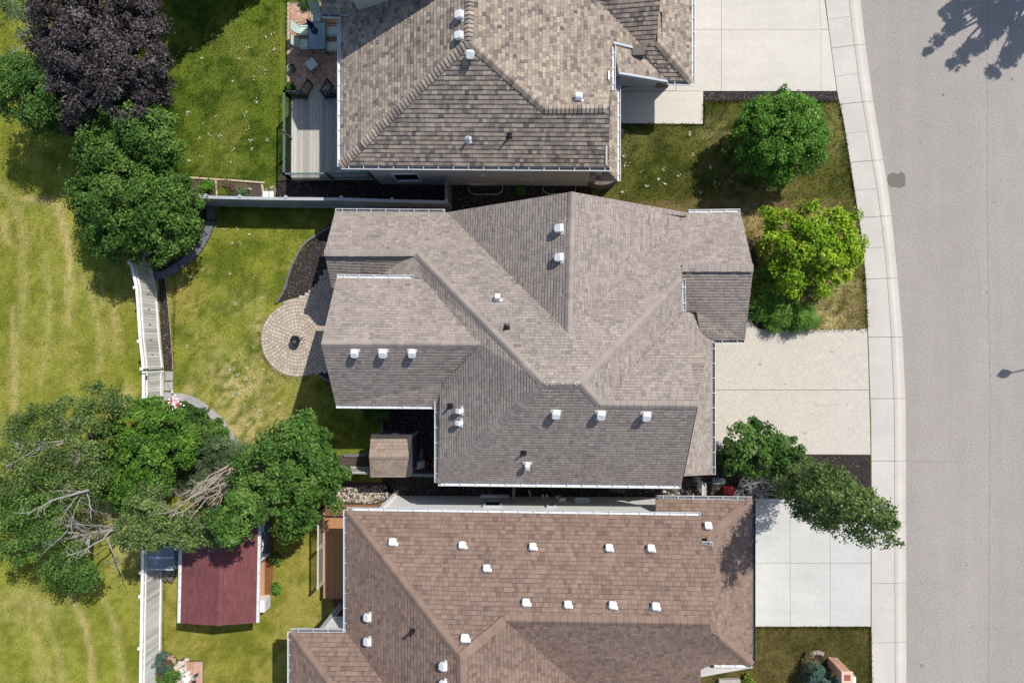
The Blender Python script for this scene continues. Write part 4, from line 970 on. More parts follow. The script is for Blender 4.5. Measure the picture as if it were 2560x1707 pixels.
M_FW = mat('fence_white', None, .75, 7, .12, 40, .10, ramp=[(0, alb(196, 192, 184, 1.25)), (.5, alb(222, 220, 214, 1.25)), (1, alb(238, 236, 232, 1.25))], stretch=(1, 1, .15))
M_FWR = mat('fence_white_rail', (.74, .74, .73, 1), .7, 6, .1)
M_FG = mat('fence_grey_blue', None, .7, 5, .08, ramp=[(0, alb(150, 158, 164)), (1, alb(170, 176, 182))])
M_FGR = mat('fence_grey_rail', alb(186, 190, 194), .7, 6, .1)
F1 = [p for p in FENCE_W if 420 <= p[1] <= 919]
wf = board_fence('board_fence', 'weathered white board fence between the mown park and the middle back yard', F1, 1.72, .14, M_FW, 1, M_FWR)
gt = board_fence('garden_gate', 'white board gate with black latch beside three stepping slabs', [(411, 925), (411, 990)], 1.72, .12, M_FW, 1, M_FWR, posts=False)
gt['category'] = 'gate'
a = W(411, 928)
for z in (.3, 1.45):
    b = MB(); b.bar((a.x+.05, a.y-.02, z), (a.x+.05, a.y-.40, z), .02, .03); b.build('hinge', M_BLACK, gt)
b = MB(); b.box((a.x+.06, a.y-.25, 1.62), (.05, .16, .05)); b.box((a.x-.02, a.y-.05, 1.76), (.35, .04, .03)); b.build('latch', M_BLACK, gt)
b = MB(); b.bar(W(411, 926)+Vector((.04, -.12, .35)), W(411, 988)+Vector((.04, .0, .35)), .03, .08); b.build('brace', M_FWR, gt)
board_fence('board_fence', 'weathered white board fence behind the pale trees at the lower left', [p for p in FENCE_W if 1000 <= p[1] <= 1240], 1.72, .14, M_FW, 1, M_FWR)
wf2 = board_fence('board_fence', 'white board fence left of the maroon shed with lattice shadow on top', [p for p in FENCE_W if 1240 <= p[1]], 1.72, .14, M_FW, 1, M_FWR)
for root, ys in ((wf, (704, 740, 776, 813, 850, 886)),):
    for y in ys:
        x = px_at_y(F1, y) if False else np.interp(y, [p[1] for p in F1], [p[0] for p in F1]); c = W(float(x), y); b = MB(); b.box((c.x+.03, c.y, .95), (.03, .025, .14)); b.build('hook', M_BLACK, root)
nf = board_fence('privacy_fence', 'blue grey panel fence between the two back yards along the lava rock side yard', [(478, 510), (560, 514), (640, 516), (749, 518), (880, 519), (1000, 523), (1128, 526)], 1.75, .19, M_FG, -1, M_FGR, cap=True, rails=(.2,))
board_fence('privacy_gate', 'grey gate closing the side yard under the upper house wall', [(1128, 470), (1128, 524)], 1.75, .15, mat('gate_grey', None, .8, ramp=[(0, alb(122, 116, 114)), (1, alb(140, 134, 132))]), 1, cap=True, posts=False)['category'] = 'gate'
M_FL = mat('fence_silver', None, .8, 6, .1, ramp=[(0, alb(176, 172, 164)), (1, alb(204, 200, 192))])
board_fence('board_fence', 'silver grey board fence running behind the round green tree to the small shed', [(610, 1158), (760, 1163), (950, 1168)], 1.75, .15, M_FL, 1, cap=False, rails=(.25, 1.55))
board_fence('board_fence', 'short dark grey fence between the small shed and the middle house', [(1048, 1170), (1118, 1172)], 1.75, .15, mat('fence_slate', None, .8, ramp=[(0, alb(108, 112, 118)), (1, alb(130, 134, 138))]), -1, cap=True, posts=False)
board_fence('side_gate', 'brown gate across the narrow side yard against the white wall', [(1287, 1150), (1287, 1236)], 1.6, .13, mat('gate_brown', None, .85, ramp=[(0, alb(96, 80, 72)), (1, alb(120, 104, 94))]), 1, cap=True, posts=False)['category'] = 'gate'
board_fence('side_gate', 'whitewashed picket gate near the red planter between the garages', [(1742, 1192), (1742, 1224)], 1.2, .09, mat('gate_whitewash', None, .85, 5, .3, ramp=[(0, alb(190, 190, 190)), (1, alb(228, 228, 228))]), 1, cap=True, posts=False, gap=.03)['category'] = 'gate'

# ------------------------------------------------------------------ railings and decks
def railing(parent, a, b, z0, z1, sp, m, mt=None, post=True, bal=.02):
    a, b = Vector(a), Vector(b); d = b-a; L = d.length
    for q, (z, s, nm) in enumerate(((z1, .07, 'top_rail'), (z0+.08, .045, 'bottom_rail'))):
        r = MB(); r.bar((a.x, a.y, z), (b.x, b.y, z), s, .045); r.build(nm, (mt or m) if q == 0 else m, parent, origin=(a.x, a.y, z))
    n = int(L/sp)
    for i in range(1, n):
        p = a.lerp(b, i/n); r = MB(); r.box((p.x, p.y, (z0+z1)/2+.03), (bal, bal, z1-z0-.12)); r.build('baluster', m, parent, origin=(p.x, p.y, z0))
    if post:
        k = max(1, round(L/1.8))
        for i in range(k+1):
            p = a.lerp(b, i/k); r = MB(); r.box((p.x, p.y, (z0+z1)/2-.02), (.08, .08, z1-z0+.04)); r.box((p.x, p.y, z1+.03), (.10, .10, .03)); r.build('post', m, parent, origin=(p.x, p.y, z0))
def deck(name, label, x0, x1, y0, y1, z, bw, m, mskirt):
    root = thing(name, label, 'deck', ((x0+x1)/2, (y0+y1)/2, 0)); n = max(1, round((x1-x0)/bw)); w = (x1-x0)/n
    for i in range(n):
        c = (x0+(i+.5)*w, (y0+y1)/2, z-.018); b = MB(); b.box(c, (w-.007, y1-y0, .034+random.uniform(-.003, .003)), tone=random.random()); b.build('deck_board', m, root, origin=c)
    b = MB(); b.box(((x0+x1)/2, y0+.03, z-.13), (x1-x0, .04, .19)); b.box(((x0+x1)/2, y1-.03, z-.13), (x1-x0, .04, .19)); b.box((x0+.03, (y0+y1)/2, z-.13), (.04, y1-y0-.1, .19)); b.build('rim_joist', mskirt, root)
    for px in (x0+.15, x1-.15):
        for py in (y0+.15, y1-.15): b = MB(); b.box((px, py, (z-.22)/2), (.12, .12, z-.22)); b.build('support_post', mskirt, root)
    return root
M_DKG = mat('deck_grey', None, .85, 14, .18, 60, .12, ramp=[(0, alb(168, 164, 154)), (.5, alb(190, 186, 176)), (1, alb(212, 208, 198))], stretch=(3, .3, 1))
M_DKC = mat('deck_composite', None, .8, 16, .10, ramp=[(0, alb(182, 132, 94)), (1, alb(202, 152, 112))], stretch=(3, .3, 1))
Z1 = .95
A = W(727, 246, Z1); B = W(941, 448, Z1)
dk = deck('deck', 'raised grey plank deck with dark railing beside the brick patio', A.x, B.x-.03, B.y, A.y, Z1, .145, M_DKG, mat('deck_rim', alb(120, 122, 124), .8))
M_RAILG = mat('rail_green_black', (.02, .03, .03, 1), .4, spec=.5); M_RAILT = mat('rail_top_grey', alb(96, 124, 124), .5)
x0, x1, y0, y1 = A.x+.04, B.x-.1, B.y+.04, A.y-.04
railing(dk, (x0, y0, 0), (x0, y1, 0), Z1, Z1+.92, .125, M_RAILG, M_RAILT)
railing(dk, (x0, y0, 0), (x1, y0, 0), Z1, Z1+.92, .125, M_RAILG, M_RAILT)
sx0 = W(768, 246, Z1).x; sx1 = W(817, 246, Z1).x
railing(dk, (x0, y1, 0), (sx0, y1, 0), Z1, Z1+.92, .125, M_RAILG)
railing(dk, (sx1, y1, 0), (W(862, 246, Z1).x, y1, 0), Z1, Z1+.92, .125, M_RAILG)
for i in range(3):
    z = Z1-.24*(i+1); c = ((sx0+sx1)/2, A.y+.14+.28*i, z); b = MB(); b.box(c, (sx1-sx0, .275, .05)); b.box((c[0], c[1]-.13, z-.12), (sx1-sx0, .02, .2)); b.build('step', M_DKG, dk, origin=c)
for sx in (sx0, sx1):
    b = MB(); p0 = Vector((sx, A.y, Z1+.92)); p1 = Vector((sx, A.y+.85, .95)); b.bar(p0, p1, .06, .05); b.bar(p0-Vector((0, 0, .8)), p1-Vector((0, 0, .8)), .05, .05)
    for t in (.18, .38, .58, .78): q = p0.lerp(p1, t); b.bar(q, q-Vector((0, 0, .8)), .025, .025)
    b.box((sx, A.y+.87, .52), (.08, .08, 1.0)); b.build('stair_railing', M_RAILG, dk)

Z2 = .75
A = W(809, 1262, Z2); B = W(985, 1497, Z2)
dk2 = deck('deck', 'brown composite board deck with white railing beside the brown roofed house', A.x, B.x-.1, B.y, A.y, Z2, .142, M_DKC, mat('deck_rim_brown', alb(110, 78, 62), .8))
M_RT = mat('rail_tan', alb(214, 204, 190), .6); M_RB = mat('rail_brown', alb(150, 110, 86), .7)
railing(dk2, (A.x+.04, W(809, 1452, Z2).y, 0), (A.x+.04, A.y-.04, 0), Z2, Z2+.9, .12, M_RT, bal=.03)
railing(dk2, (A.x+.04, A.y-.04, 0), (W(950, 1262, Z2).x, A.y-.04, 0), Z2, Z2+.9, .14, M_RB, bal=.035)
for i in range(2):
    c = ((A.x+.9), B.y-.16-.3*i, Z2-.25*(i+1)); b = MB(); b.box(c, (1.1, .3, .05)); b.box((c[0], c[1], c[2]-.1), (1.06, .26, .15)); b.build('step', MATS['deck_rim_brown'], dk2, origin=c)

# ------------------------------------------------------------------ small shingled shed
sh = thing('garden_shed', 'small slate blue garden shed with brown shingle roof beside the middle house', 'shed', W(1000, 1130))
SHW = mat('shed_siding', alb(92, 104, 120), .8, 4, .06)
walls(sh, [(960, 1077, 1.7), (1044, 1079, 1.7), (1044, 1120, 2.15), (1044, 1164, 1.7), (960, 1164, 1.7), (960, 1120, 2.15)], SHW)
for x, y in ((960, 1077), (1044, 1079), (1044, 1164), (960, 1164)):
    a = W(x, y); b = MB(); b.box((a.x, a.y, .85), (.1, .1, 1.7)); b.build('corner_trim', M_TRIMGREY, sh)
a = W(1044, 1121); b = MB(); b.box((a.x+.03, a.y, 1.68), (.04, 1.5, .07)); b.build('trim_board', M_TRIMGREY, sh)
fsh = {
 'N': Facet([(1018, 1096, 2.05), (927, 1096, 2.05), (923, 1140, 2.5), (1022, 1140, 2.5)]),
 'S': Facet([(927, 1193, 2.0), (1014, 1193, 2.0), (1022, 1140, 2.5), (923, 1140, 2.5)]),
}
SH_SHED = mat('shingle_shed', None, .95, 90, .2, ramp=[(0, alb(182, 164, 148)), (.5, alb(164, 146, 132)), (1, alb(138, 122, 112))])
SH_DARK = mat('shingle_charcoal', None, .95, 60, .2, ramp=[(0, alb(88, 86, 84)), (1, alb(64, 62, 62))])
M_TRIM_CUR = M_DARKTRIM
make_roof(sh, fsh, [('N', 'S', (923, 1140, 2.5), (1022, 1140, 2.5))], SH_SHED, DECK_R, .14, [(.3, .3), (.22, .4), (.18, .5)], .015, 700, .15, .24, .02, nparts=200)
lo = {'LN': Facet([(1030, 1086, 1.72), (928, 1085, 1.72), (927, 1096, 2.02), (1018, 1096, 2.02)]), 'LE': Facet([(1029, 1190, 1.72), (1030, 1086, 1.72), (1018, 1096, 2.02), (1022, 1140, 2.4), (1014, 1193, 1.98)])}
P = []; 
for i, F in enumerate(lo.values()): shingle_pieces(F, .13, [(.25, .3)], .012, 720+i, P)
b = MB()
for F in lo.values():
    for t in F.tris: b.add(t, [(0, 1, 2)])
for p in P: b.add(p[0], p[1], p[2])
b.build('roof_skirt', SH_DARK, sh)
yw3 = W(1000, 1078).y+.03; p0 = WY(977, 1085, yw3); p1 = WY(1006, 1077.5, yw3)
b = MB(); b.box(((p0.x+p1.x)/2, yw3, 1.05), (abs(p1.x-p0.x), .03, .42)); sg = b.build('wall_plaque', M_WHITE, sh)
b = MB()
for k in range(5):
    cx = p0.x+.08+.09*k; b.tube([(cx+.03*math.cos(t), yw3+.02, 1.05+.1*math.sin(t)+.02*k % .05) for t in np.linspace(0, 5, 9)], [.008]*9, 4)
b.build('scrollwork', SHW, sg)

# ------------------------------------------------------------------ maroon shed
ms = thing('playhouse_shed', 'maroon roofed blue shed with covered porch by the lower back fence', 'shed', W(600, 1380))
fms = {'W': Facet([(457, 1284, 2.45), (451, 1557, 2.45), (545, 1563, 2.95), (552, 1282, 2.95)]), 'E': Facet([(640, 1556, 2.45), (645, 1280, 2.45), (552, 1282, 2.95), (545, 1563, 2.95)])}
SH_RED = mat('shingle_maroon', None, .85, 70, .16, 1.5, .06, ramp=[(0, alb(134, 82, 82)), (.5, alb(122, 72, 74)), (1, alb(110, 64, 67))], streak=(.7, .4, 1, .10))
M_TRIM_CUR = mat('fascia_red', alb(120, 60, 58), .7)
make_roof(ms, fms, [('W', 'E', (545, 1563, 2.95), (552, 1282, 2.95))], SH_RED, M_TRIM_CUR, .125, [(.3, .2), (.25, .3)], .006, 800, .15, .3, .012, nparts=120)
for F, a, b in (('W', (450, 1557, 2.45), (456, 1284, 2.45)), ('E', (640, 1556, 2.45), (645, 1280, 2.45))): gutter(ms, fms[F], a, b)
SID = mat('siding_blue', alb(104, 122, 136), .7, 3, .05)
walls(ms, [(540, 1262, 2.4), (674, 1262, 2.4), (674, 1382, 2.4), (540, 1382, 2.4)], SID, closed=True)
for k in range(12):                                      # lap siding courses
    z = .1+k*.19; a, c = W(674, 1264), W(674, 1380); b = MB(); b.bar((a.x+.012, a.y, z), (c.x+.012, c.y, z), .012, .02); b.build('siding_board', SID, ms, origin=(a.x, a.y, z))
xw = W(674, 1300).x
for ya, yb in ((1335, 1362), (1280, 1316)):
    A = Vector((xw, W(674, ya).y, .85)); B = Vector((xw, W(674, yb).y, 1.75)); wall_window(ms, A, B, (1, 0), M_WHITE, .07, mull=2)
a = W(674, 1382); b = MB(); b.box((a.x, a.y, 1.2), (.1, .1, 2.4)); b.build('corner_trim', M_WHITE, ms)
b = MB(); x0, x1 = W(545, 1).x, W(674, 1).x; y0, y1 = W(1, 1484).y, W(1, 1383).y
n = 12
for i in range(n):
    w = (x1-x0)/n; m_ = MB(); m_.box((x0+(i+.5)*w, (y0+y1)/2, .17), (w-.006, y1-y0, .05)); m_.build('porch_board', M_DKC, ms, origin=(x0+(i+.5)*w, y1, .17))
xr = W(664, 1).x
for i in range(17):
    y = y1-.1-(y1-y0-.2)*i/16; b = MB(); b.box((xr, y, .62), (.05, .06, .82)); b.build('baluster', M_WHITE, ms, origin=(xr, y, .2))
b = MB(); b.bar((xr, y1, 1.05), (xr, y0, 1.05), .07, .05); b.build('top_rail', M_WHITE, ms)
for y in (y0+.05,):
    for x in (x0+.1, xr): b = MB(); b.box((x, y, 1.25), (.1, .1, 2.35)); b.build('porch_post', M_WHITE, ms, origin=(x, y, 0))
p = W(663, 1498); ac = thing('heat_pump', 'white outdoor unit with grey grille at the porch end of the maroon shed', 'air conditioner', p)
b = MB(); b.prism([W2(647, 1485), W2(677, 1485), W2(677, 1515), W2(647, 1515)], .05, .78, bevel=.02); b.build('case', M_WHITE, ac)
b = MB(); q = W(677, 1500)
for k in range(7): b.box((q.x+.012, q.y, .2+k*.075), (.02, .42, .035))
b.build('grille', M_TRIMGREY, ac)
b = MB(); q = W(655, 1487); b.box((W(660, 1).x, W(1, 1488).y, .90), (.36, .12, .2)); b.build('top_box', M_TRIMGREY, ac)

# lean-to rack with clear panels between fence and maroon shed
lt = thing('lean_to', 'clear panel lean-to on white battens between the fence and the maroon shed', 'lean-to', W(430, 1370))
M_CLR = mat('clear_panel', alb(150, 160, 172), .15, spec=.6, alpha=.55)
x0, x1 = W(371, 1370, 1.9).x, W(434, 1370, 1.9).x
ysl = [W(1, y, 1.9).y for y in (1296, 1327, 1360, 1389, 1418)]
for i in range(4):
    b = MB(); b.box(((x0+x1)/2, (ysl[i]+ysl[i+1])/2, 1.9), (x1-x0, abs(ysl[i]-ysl[i+1])-.04, .015)); b.build('clear_panel', M_CLR, lt)
for i, y in enumerate(ysl): b = MB(); b.box(((x0+x1)/2, y, 1.88), (x1-x0+.04, .07, .06)); b.build('batten', M_TRIMGREY, lt, origin=(x0, y, 1.88))
for x in (x0+.02, x1-.02): b = MB(); b.box((x, (ysl[0]+ysl[-1])/2, 1.83), (.06, ysl[0]-ysl[-1], .06)); b.build('side_beam', M_TRIMGREY, lt, origin=(x, ysl[-1], 1.83))
for x in (x0+.05, x1-.05):
    for y in (ysl[0], ysl[-1]): b = MB(); b.box((x, y, .92), (.08, .08, 1.84)); b.build('post', M_TRIMGREY, lt, origin=(x, y, 0))
b = MB(); xa, xb = W(436, 1350, 2.0).x, W(450, 1350, 2.0).x
for i in range(6):
    w = (xb-xa)/6; m_ = MB(); m_.box((xa+(i+.5)*w, (W(1, 1312, 2.).y+W(1, 1384, 2.).y)/2, 2.0+.012*(i % 2)), (w-.004, W(1, 1312, 2.).y-W(1, 1384, 2.).y, .02)); m_.build('roof_slat', mat('slat_slate', alb(84, 98, 112), .7), lt, origin=(xa+(i+.5)*w, 0, 2))
for k in range(4):
    for xx in (392, 428):
        p = W(xx, 1368+(0 if k < 2 else 34)+k % 2*10, .5); b = MB(); b.box(p, (.14, .03, .02)); b.build('rung', M_WHITE, lt, origin=p)
for k, (xa, ya, xb, yb) in enumerate(((424, 1418, 409, 1450), (441, 1398, 424, 1452))):
    pl = thing('plank', ['short weathered grey plank leaning under the lean-to edge', 'longer weathered grey plank lying beside the maroon shed gutter'][k], 'plank', W((xa+xb)/2, (ya+yb)/2), 'planks by the maroon shed')
    b = MB(); b.bar(W(xa, ya, .9), W(xb, yb, .35), .27, .05); b.build('board', mat('plank_grey', alb(128, 124, 114), .9, 12, .3, stretch=(1, 1, 1)), pl)

# ------------------------------------------------------------------ cobble patio
pat = bpy.data.objects.new('patio', None); reg(pat, None, W(745, 848)); pat['kind'] = 'structure'
C0 = Vector(W2(745, 848)); RP = 1.80
PATH = [W2(*p) for p in [(745, 848), (700, 765), (722, 749), (762, 739), (790, 713), (815, 673), (860, 640), (900, 640), (900, 905), (835, 925), (800, 932), (762, 942)]]
def in_pat(p): return (p-C0).length < RP or bool(inpoly(np.array([p.x]), np.array([p.y]), PATH)[0])
b = MB(); b.prism([(C0.x+(RP-.0)*math.cos(t), C0.y+(RP-.0)*math.sin(t)) for t in np.linspace(0, 2*math.pi, 48, endpoint=False)], -.03, .018); b.build('joint_sand', M_JOINT, pat)
b = MB(); b.prism([tuple(p) for p in PATH], -.03, .021); b.build('joint_sand', M_JOINT, pat)
cob = []
r = .16; rw = .158
cob.append((0.0, .14, 0, 2*math.pi))
while r < 3.6:
    n = max(6, int(2*math.pi*(r+rw/2)/(.165 if r < RP else .17))); off = random.random()
    for k in range(n):
        t0 = 2*math.pi*(k+off)/n; t1 = 2*math.pi*(k+1+off)/n; tm = (t0+t1)/2
        p = C0+Vector((math.cos(tm), math.sin(tm)))*(r+rw/2)
        if in_pat(p): cob.append((r, r+rw, t0, t1))
    r += rw+.003
rest = MB(); cob.sort(key=lambda c: c[0])
for i, (ra, rb, t0, t1) in enumerate(cob):
    m = MB() if i < 300 else rest; g = .0065; tt = np.linspace(t0, t1, 3 if ra > 0 else 9); gr = g/max(ra, .1)
    if ra == 0: pts = [(C0.x+rb*math.cos(t), C0.y+rb*math.sin(t)) for t in np.linspace(0, 6.28, 9)[:-1]]
    else:
        tt = [t0+gr, (t0+t1)/2, t1-gr]; j = lambda: random.uniform(-.005, .005)
        pts = [(C0.x+(rb-g+j())*math.cos(t), C0.y+(rb-g)*math.sin(t)) for t in tt]+[(C0.x+(ra+g*.3+j())*math.cos(t), C0.y+(ra+g*.3)*math.sin(t)) for t in tt[::-1]]
    m.prism(pts, .0, .045+random.uniform(-.004, .004), tone=random.random(), bevel=.012)
    if i < 300: m.build('cobble', M_PAVER, pat, origin=(pts[0][0], pts[0][1], .02))
rest.build('cobbles', M_PAVER, pat, kind='stuff')
# brick patio of the upper house (small bricks, joined)
bp = bpy.data.objects.new('brick_patio', None); reg(bp, None, W(790, 120)); bp['kind'] = 'structure'
A = W(717, 236); B = W(953, 3); b = MB(); b.prism([(A.x, A.y), (B.x, A.y), (B.x, B.y), (A.x, B.y)], -.03, .01); b.build('joint_sand', M_JOINT, bp)
b = MB(); bl = .2; bwid = .098; y = A.y; row = 0
while y < B.y-bwid:
    x = A.x+.14+(row % 2)*.05; k = row
    while x < B.x-.2:
        if (k+row) % 2 == 0:
            b.prism([(x+.004, y+.004), (x+bl-.004, y+.004), (x+bl-.004, y+bwid-.004), (x+.004, y+bwid-.004)], 0, .03+random.uniform(-.003, .003), tone=random.random()); x += bl
        else:
            b.prism([(x+.004, y+.004), (x+bwid-.004, y+.004), (x+bwid-.004, y+bwid-.004), (x+.004, y+bwid-.004)], 0, .03+random.uniform(-.003, .003), tone=random.random()); x += bwid
        k += 1
    y += bwid; row += 1
b.build('bricks', M_BRICKP, bp, kind='stuff')
y = A.y
while y < B.y-.1:
    c = (A.x+.07, y+.1, .02); m = MB(); m.prism([(A.x+.005, y+.004), (A.x+.135, y+.004), (A.x+.135, y+.196), (A.x+.005, y+.196)], 0, .04, tone=random.uniform(.6, 1), bevel=.008); m.build('edge_brick', M_BRICKP, bp, origin=c); y += .2

# ------------------------------------------------------------------ edgings, slabs, planter boxes
def edging(name, label, line, w, h, m, n, cat='edging', group=None):
    L = smoothline([W2(*p) for p in line], 6); root = thing(name, label, cat, (L[0][0], L[0][1], 0), group)
    tot = polylen(L)
    for i in range(n):
        pts = [interp_poly(L, (i+q/6*(1-.03))/n) for q in range(7)]; A_, B_ = ribbon_pieces(pts, w)
        m_ = MB(); m_.prism([tuple(p) for p in A_]+[tuple(p) for p in B_[::-1]], -.03, h+random.uniform(-.01, .01), bevel=.012); m_.build('block', m, root, origin=(pts[0].x, pts[0].y, 0))
    return root
edging('bed_edging', 'curved dark concrete edging around the tree bed left of the back lawn', [(386, 690), (412, 686), (446, 667), (490, 631), (516, 592), (529, 552)], .36, .10, M_EDGE, 3)
edging('bed_edging', 'short stone kerb at the foot of the blue grey fence', [(529, 549), (527, 514)], .36, .08, M_EDGE, 1)
edging('bed_edging', 'pale curved concrete slabs from the gate down the lower edge of the lawn', [(412, 992), (442, 991), (470, 996), (496, 1007), (522, 1026)], .34, .11, M_EDGE_L, 1)
edging('bed_edging', 'pale curved concrete slab row sweeping right past the leafy bed', [(524, 1029), (554, 1056), (578, 1090), (596, 1120)], .34, .11, M_EDGE_L, 2)
edging('bed_edging', 'thin dark edging in front of the round green tree', [(606, 1128), (640, 1121), (680, 1112)], .14, .10, M_EDGE, 2)
edging('bed_edging', 'thin dark curved edging left of the small shed', [(860, 1137), (890, 1138), (918, 1133), (945, 1118)], .14, .12, M_EDGE, 3)
edging('bed_edging', 'wavy dark edging along the lava rock bed above the cobble patio', [(826, 568), (800, 585), (768, 606), (746, 636), (726, 680), (712, 726), (692, 758)], .085, .13, M_EDGE, 7)
edging('bed_edging', 'short dark edging at the lower corner of the cobble patio', [(800, 938), (822, 952), (852, 966)], .10, .12, M_EDGE, 2)
edging('path_edge', 'tan timber edge of the mulch strip along the white fence', [(413, 692), (421, 760), (429, 850), (434, 926)], .03, .06, mat('edge_timber', alb(176, 160, 138)), 4)
edging('brick_edging', 'curved grey brick edging around the flowers by the brick pillar', [(2012, 1682), (2010, 1655), (2022, 1635), (2044, 1629), (2058, 1634)], .16, .10, mat('edge_brick', alb(168, 152, 146), .9, 20, .2), 9)
edging('bed_edging', 'dark garden edging beside the small shed at the lava rock', [(957, 1042), (957, 1078)], .06, .10, M_EDGE, 1)
for k, (y0, y1, lab) in enumerate(((929, 951, 'square stepping slab nearest the mulch strip by the gate'), (954, 976, 'square stepping slab in the middle of three by the gate'), (980, 999, 'square stepping slab touching the curved edging'))):
    pts = [W2(412.5, y0), W2(433, y0), W2(433, y1), W2(412.5, y1)]; b = MB(); b.prism(pts, 0, .045, bevel=.008); o = b.build('stepping_slab', M_EDGE_L, origin=(*W2(422, (y0+y1)/2), 0)); tag(o, lab, 'paving slab', 'stepping slabs by the gate')
edging('timber_kerb', 'bleached timber kerb along the vegetable bed above the blue grey fence', [(448, 443), (540, 449), (600, 453), (664, 458)], .09, .08, mat('timber_pale', alb(206, 186, 158), .9, 10, .2), 4)
for x0, lab in ((541, 'bleached timber divider in the middle of the vegetable bed'), (656, 'bleached timber divider at the right end of the vegetable bed')):
    edging('timber_kerb', lab, [(x0, 452 if x0 < 600 else 462), (x0+3, 484), (x0+1, 510)], .085, .09, MATS['timber_pale'], 1)
for k, x in enumerate((659, 675)):
    pts = [W2(x, 479), W2(x+13-3*k, 479), W2(x+13-3*k, 506), W2(x, 506)]; root = thing('splash_block', ['wider white splash block at the deck corner', 'narrower white splash block nearer the deck'][k], 'splash block', W(x+6, 492), 'splash blocks at the deck')
    b = MB(); b.prism(pts, 0, .08, bevel=.015); b.build('tray', M_WHITE, root); b = MB(); b.bar((pts[0][0]+.03, pts[0][1], .1), (pts[3][0]+.03, pts[3][1], .1), .03, .05); b.bar((pts[1][0]-.03, pts[1][1], .1), (pts[2][0]-.03, pts[2][1], .1), .03, .05); b.build('lip', M_WHITE, root)
tl = thing('bamboo_rack', 'little bamboo stake rack standing in the vegetable bed', 'plant rack', W(607, 476)); MBAM = mat('bamboo', alb(206, 184, 120), .7)
for k in range(5): p = W(597+k*7, 474); b = MB(); b.tube([p, p+Vector((-.03, .18, .5))], [.012, .010], 6); b.build('stake', MBAM, tl, origin=p)
b = MB(); b.tube([W(594, 475)+Vector((0, 0, .25)), W(629, 475)+Vector((0, 0, .25))], [.01, .01], 5); b.build('crossbar', MBAM, tl)
p = W(626.5, 474); o = thing('garden_marker', 'small white cone marker beside the bamboo rack', 'marker', p); b = MB(); b.lathe(p, [(.05, 0), (.045, .08), (.015, .24), (.0, .25)], 10); b.build('cone', M_WHITE, o)

edging('timber_kerb', 'thin tan edging along the lawn right of the purple tree', [(356, -40), (360, 60), (368, 120), (374, 172)], .12, .06, mat('edge_tan', alb(150, 122, 98), .9, 10, .2), 5)
# ------------------------------------------------------------------ patio furniture of the upper house
M_SLING = mat('sling_aqua', alb(206, 226, 214), .7, 40, .06); M_FRAME = mat('chair_frame', alb(86, 76, 70), .4, spec=.5)
def chair(lab, loc, rz, proto=[None]):
    if proto[0] is None:
        ch = thing('patio_chair', lab, 'chair', (0, 0, 0), 'sling chairs around the patio table'); proto[0] = ch
        b = MB(); b.box((0.02, 0, .43), (.50, .47, .02)); b.build('seat', M_SLING, ch)
        b = MB(); b.add([(-.24, -.235, .44), (-.24, .235, .44), (-.46, .235, 1.02), (-.46, -.235, 1.02), (-.26, -.235, .43), (-.26, .235, .43), (-.48, .235, 1.01), (-.48, -.235, 1.01)], [(0, 1, 2, 3), (7, 6, 5, 4), (0, 3, 7, 4), (1, 5, 6, 2), (2, 6, 7, 3), (0, 4, 5, 1)]); b.build('backrest', M_SLING, ch)
        for s in (-1, 1):
            b = MB(); b.tube([(.26, s*.25, 0), (.27, s*.25, .43)], [.016, .016], 6); b.build('leg', M_FRAME, ch)
            b = MB(); b.tube([(-.34, s*.25, 0), (-.24, s*.25, .43)], [.016, .016], 6); b.build('leg', M_FRAME, ch)
            b = MB(); b.tube([(.27, s*.25, .43), (.26, s*.27, .62), (.1, s*.28, .66), (-.15, s*.28, .66), (-.33, s*.25, .64)], [.016]*5, 6); b.build('arm', M_FRAME, ch)
            b = MB(); b.tube([(.27, s*.245, .43), (-.25, s*.245, .43), (-.48, s*.245, 1.03)], [.015]*3, 6); b.build('side_rail', M_FRAME, ch)
        b = MB(); b.tube([(-.48, -.245, 1.03), (-.48, .245, 1.03)], [.015]*2, 6); b.build('top_bar', M_FRAME, ch)
        c = ch
    else:
        c = proto[0].copy(); COL.objects.link(c); c['label'] = lab
        for k in list(proto[0].children):
            q = k.copy(); COL.objects.link(q); q.parent = c
    c.location = loc; c.rotation_euler = (0, 0, rz); return c
ZP = .03
for lab, px, py, rz in (('aqua sling chair on the lawn side of the glass table, next to the umbrella', 762, 77, 0), ('aqua sling chair on the lawn side, nearest the low stool', 763, 112, 0), ('aqua sling chair nearest the house gutter, upper of two', 831, 80, math.pi), ('aqua sling chair nearest the house gutter, lower of two', 830, 118, math.pi), ('aqua sling chair at the head of the glass table', 792, 46, -math.pi/2)):
    p = W(px, py, .43); chair(lab, (p.x, p.y, ZP), rz)
p = W(793, 91, .72); tb = thing('patio_table', 'glass topped patio table with a closed blue umbrella through it', 'table', (p.x, p.y, ZP))
a, c = W(771, 56, .72), W(814, 124, .72); b = MB(); b.prism([(a.x, a.y), (c.x, a.y), (c.x, c.y), (a.x, c.y)], .71, .722); b.build('table_top', mat('table_glass', alb(150, 184, 192), .12, spec=.6, alpha=.8), tb)
b = MB()
for q0, q1 in (((a.x, a.y), (c.x, a.y)), ((c.x, a.y), (c.x, c.y)), ((c.x, c.y), (a.x, c.y)), ((a.x, c.y), (a.x, a.y))): b.bar((*q0, .715), (*q1, .715), .035, .03)
b.build('rim', M_FRAME, tb)
for x in (a.x+.08, c.x-.08):
    for y in (a.y-.08, c.y+.08): b = MB(); b.tube([(x, y, ZP), (x, y, .7)], [.02, .02], 6); b.build('leg', M_FRAME, tb, origin=(x, y, ZP))
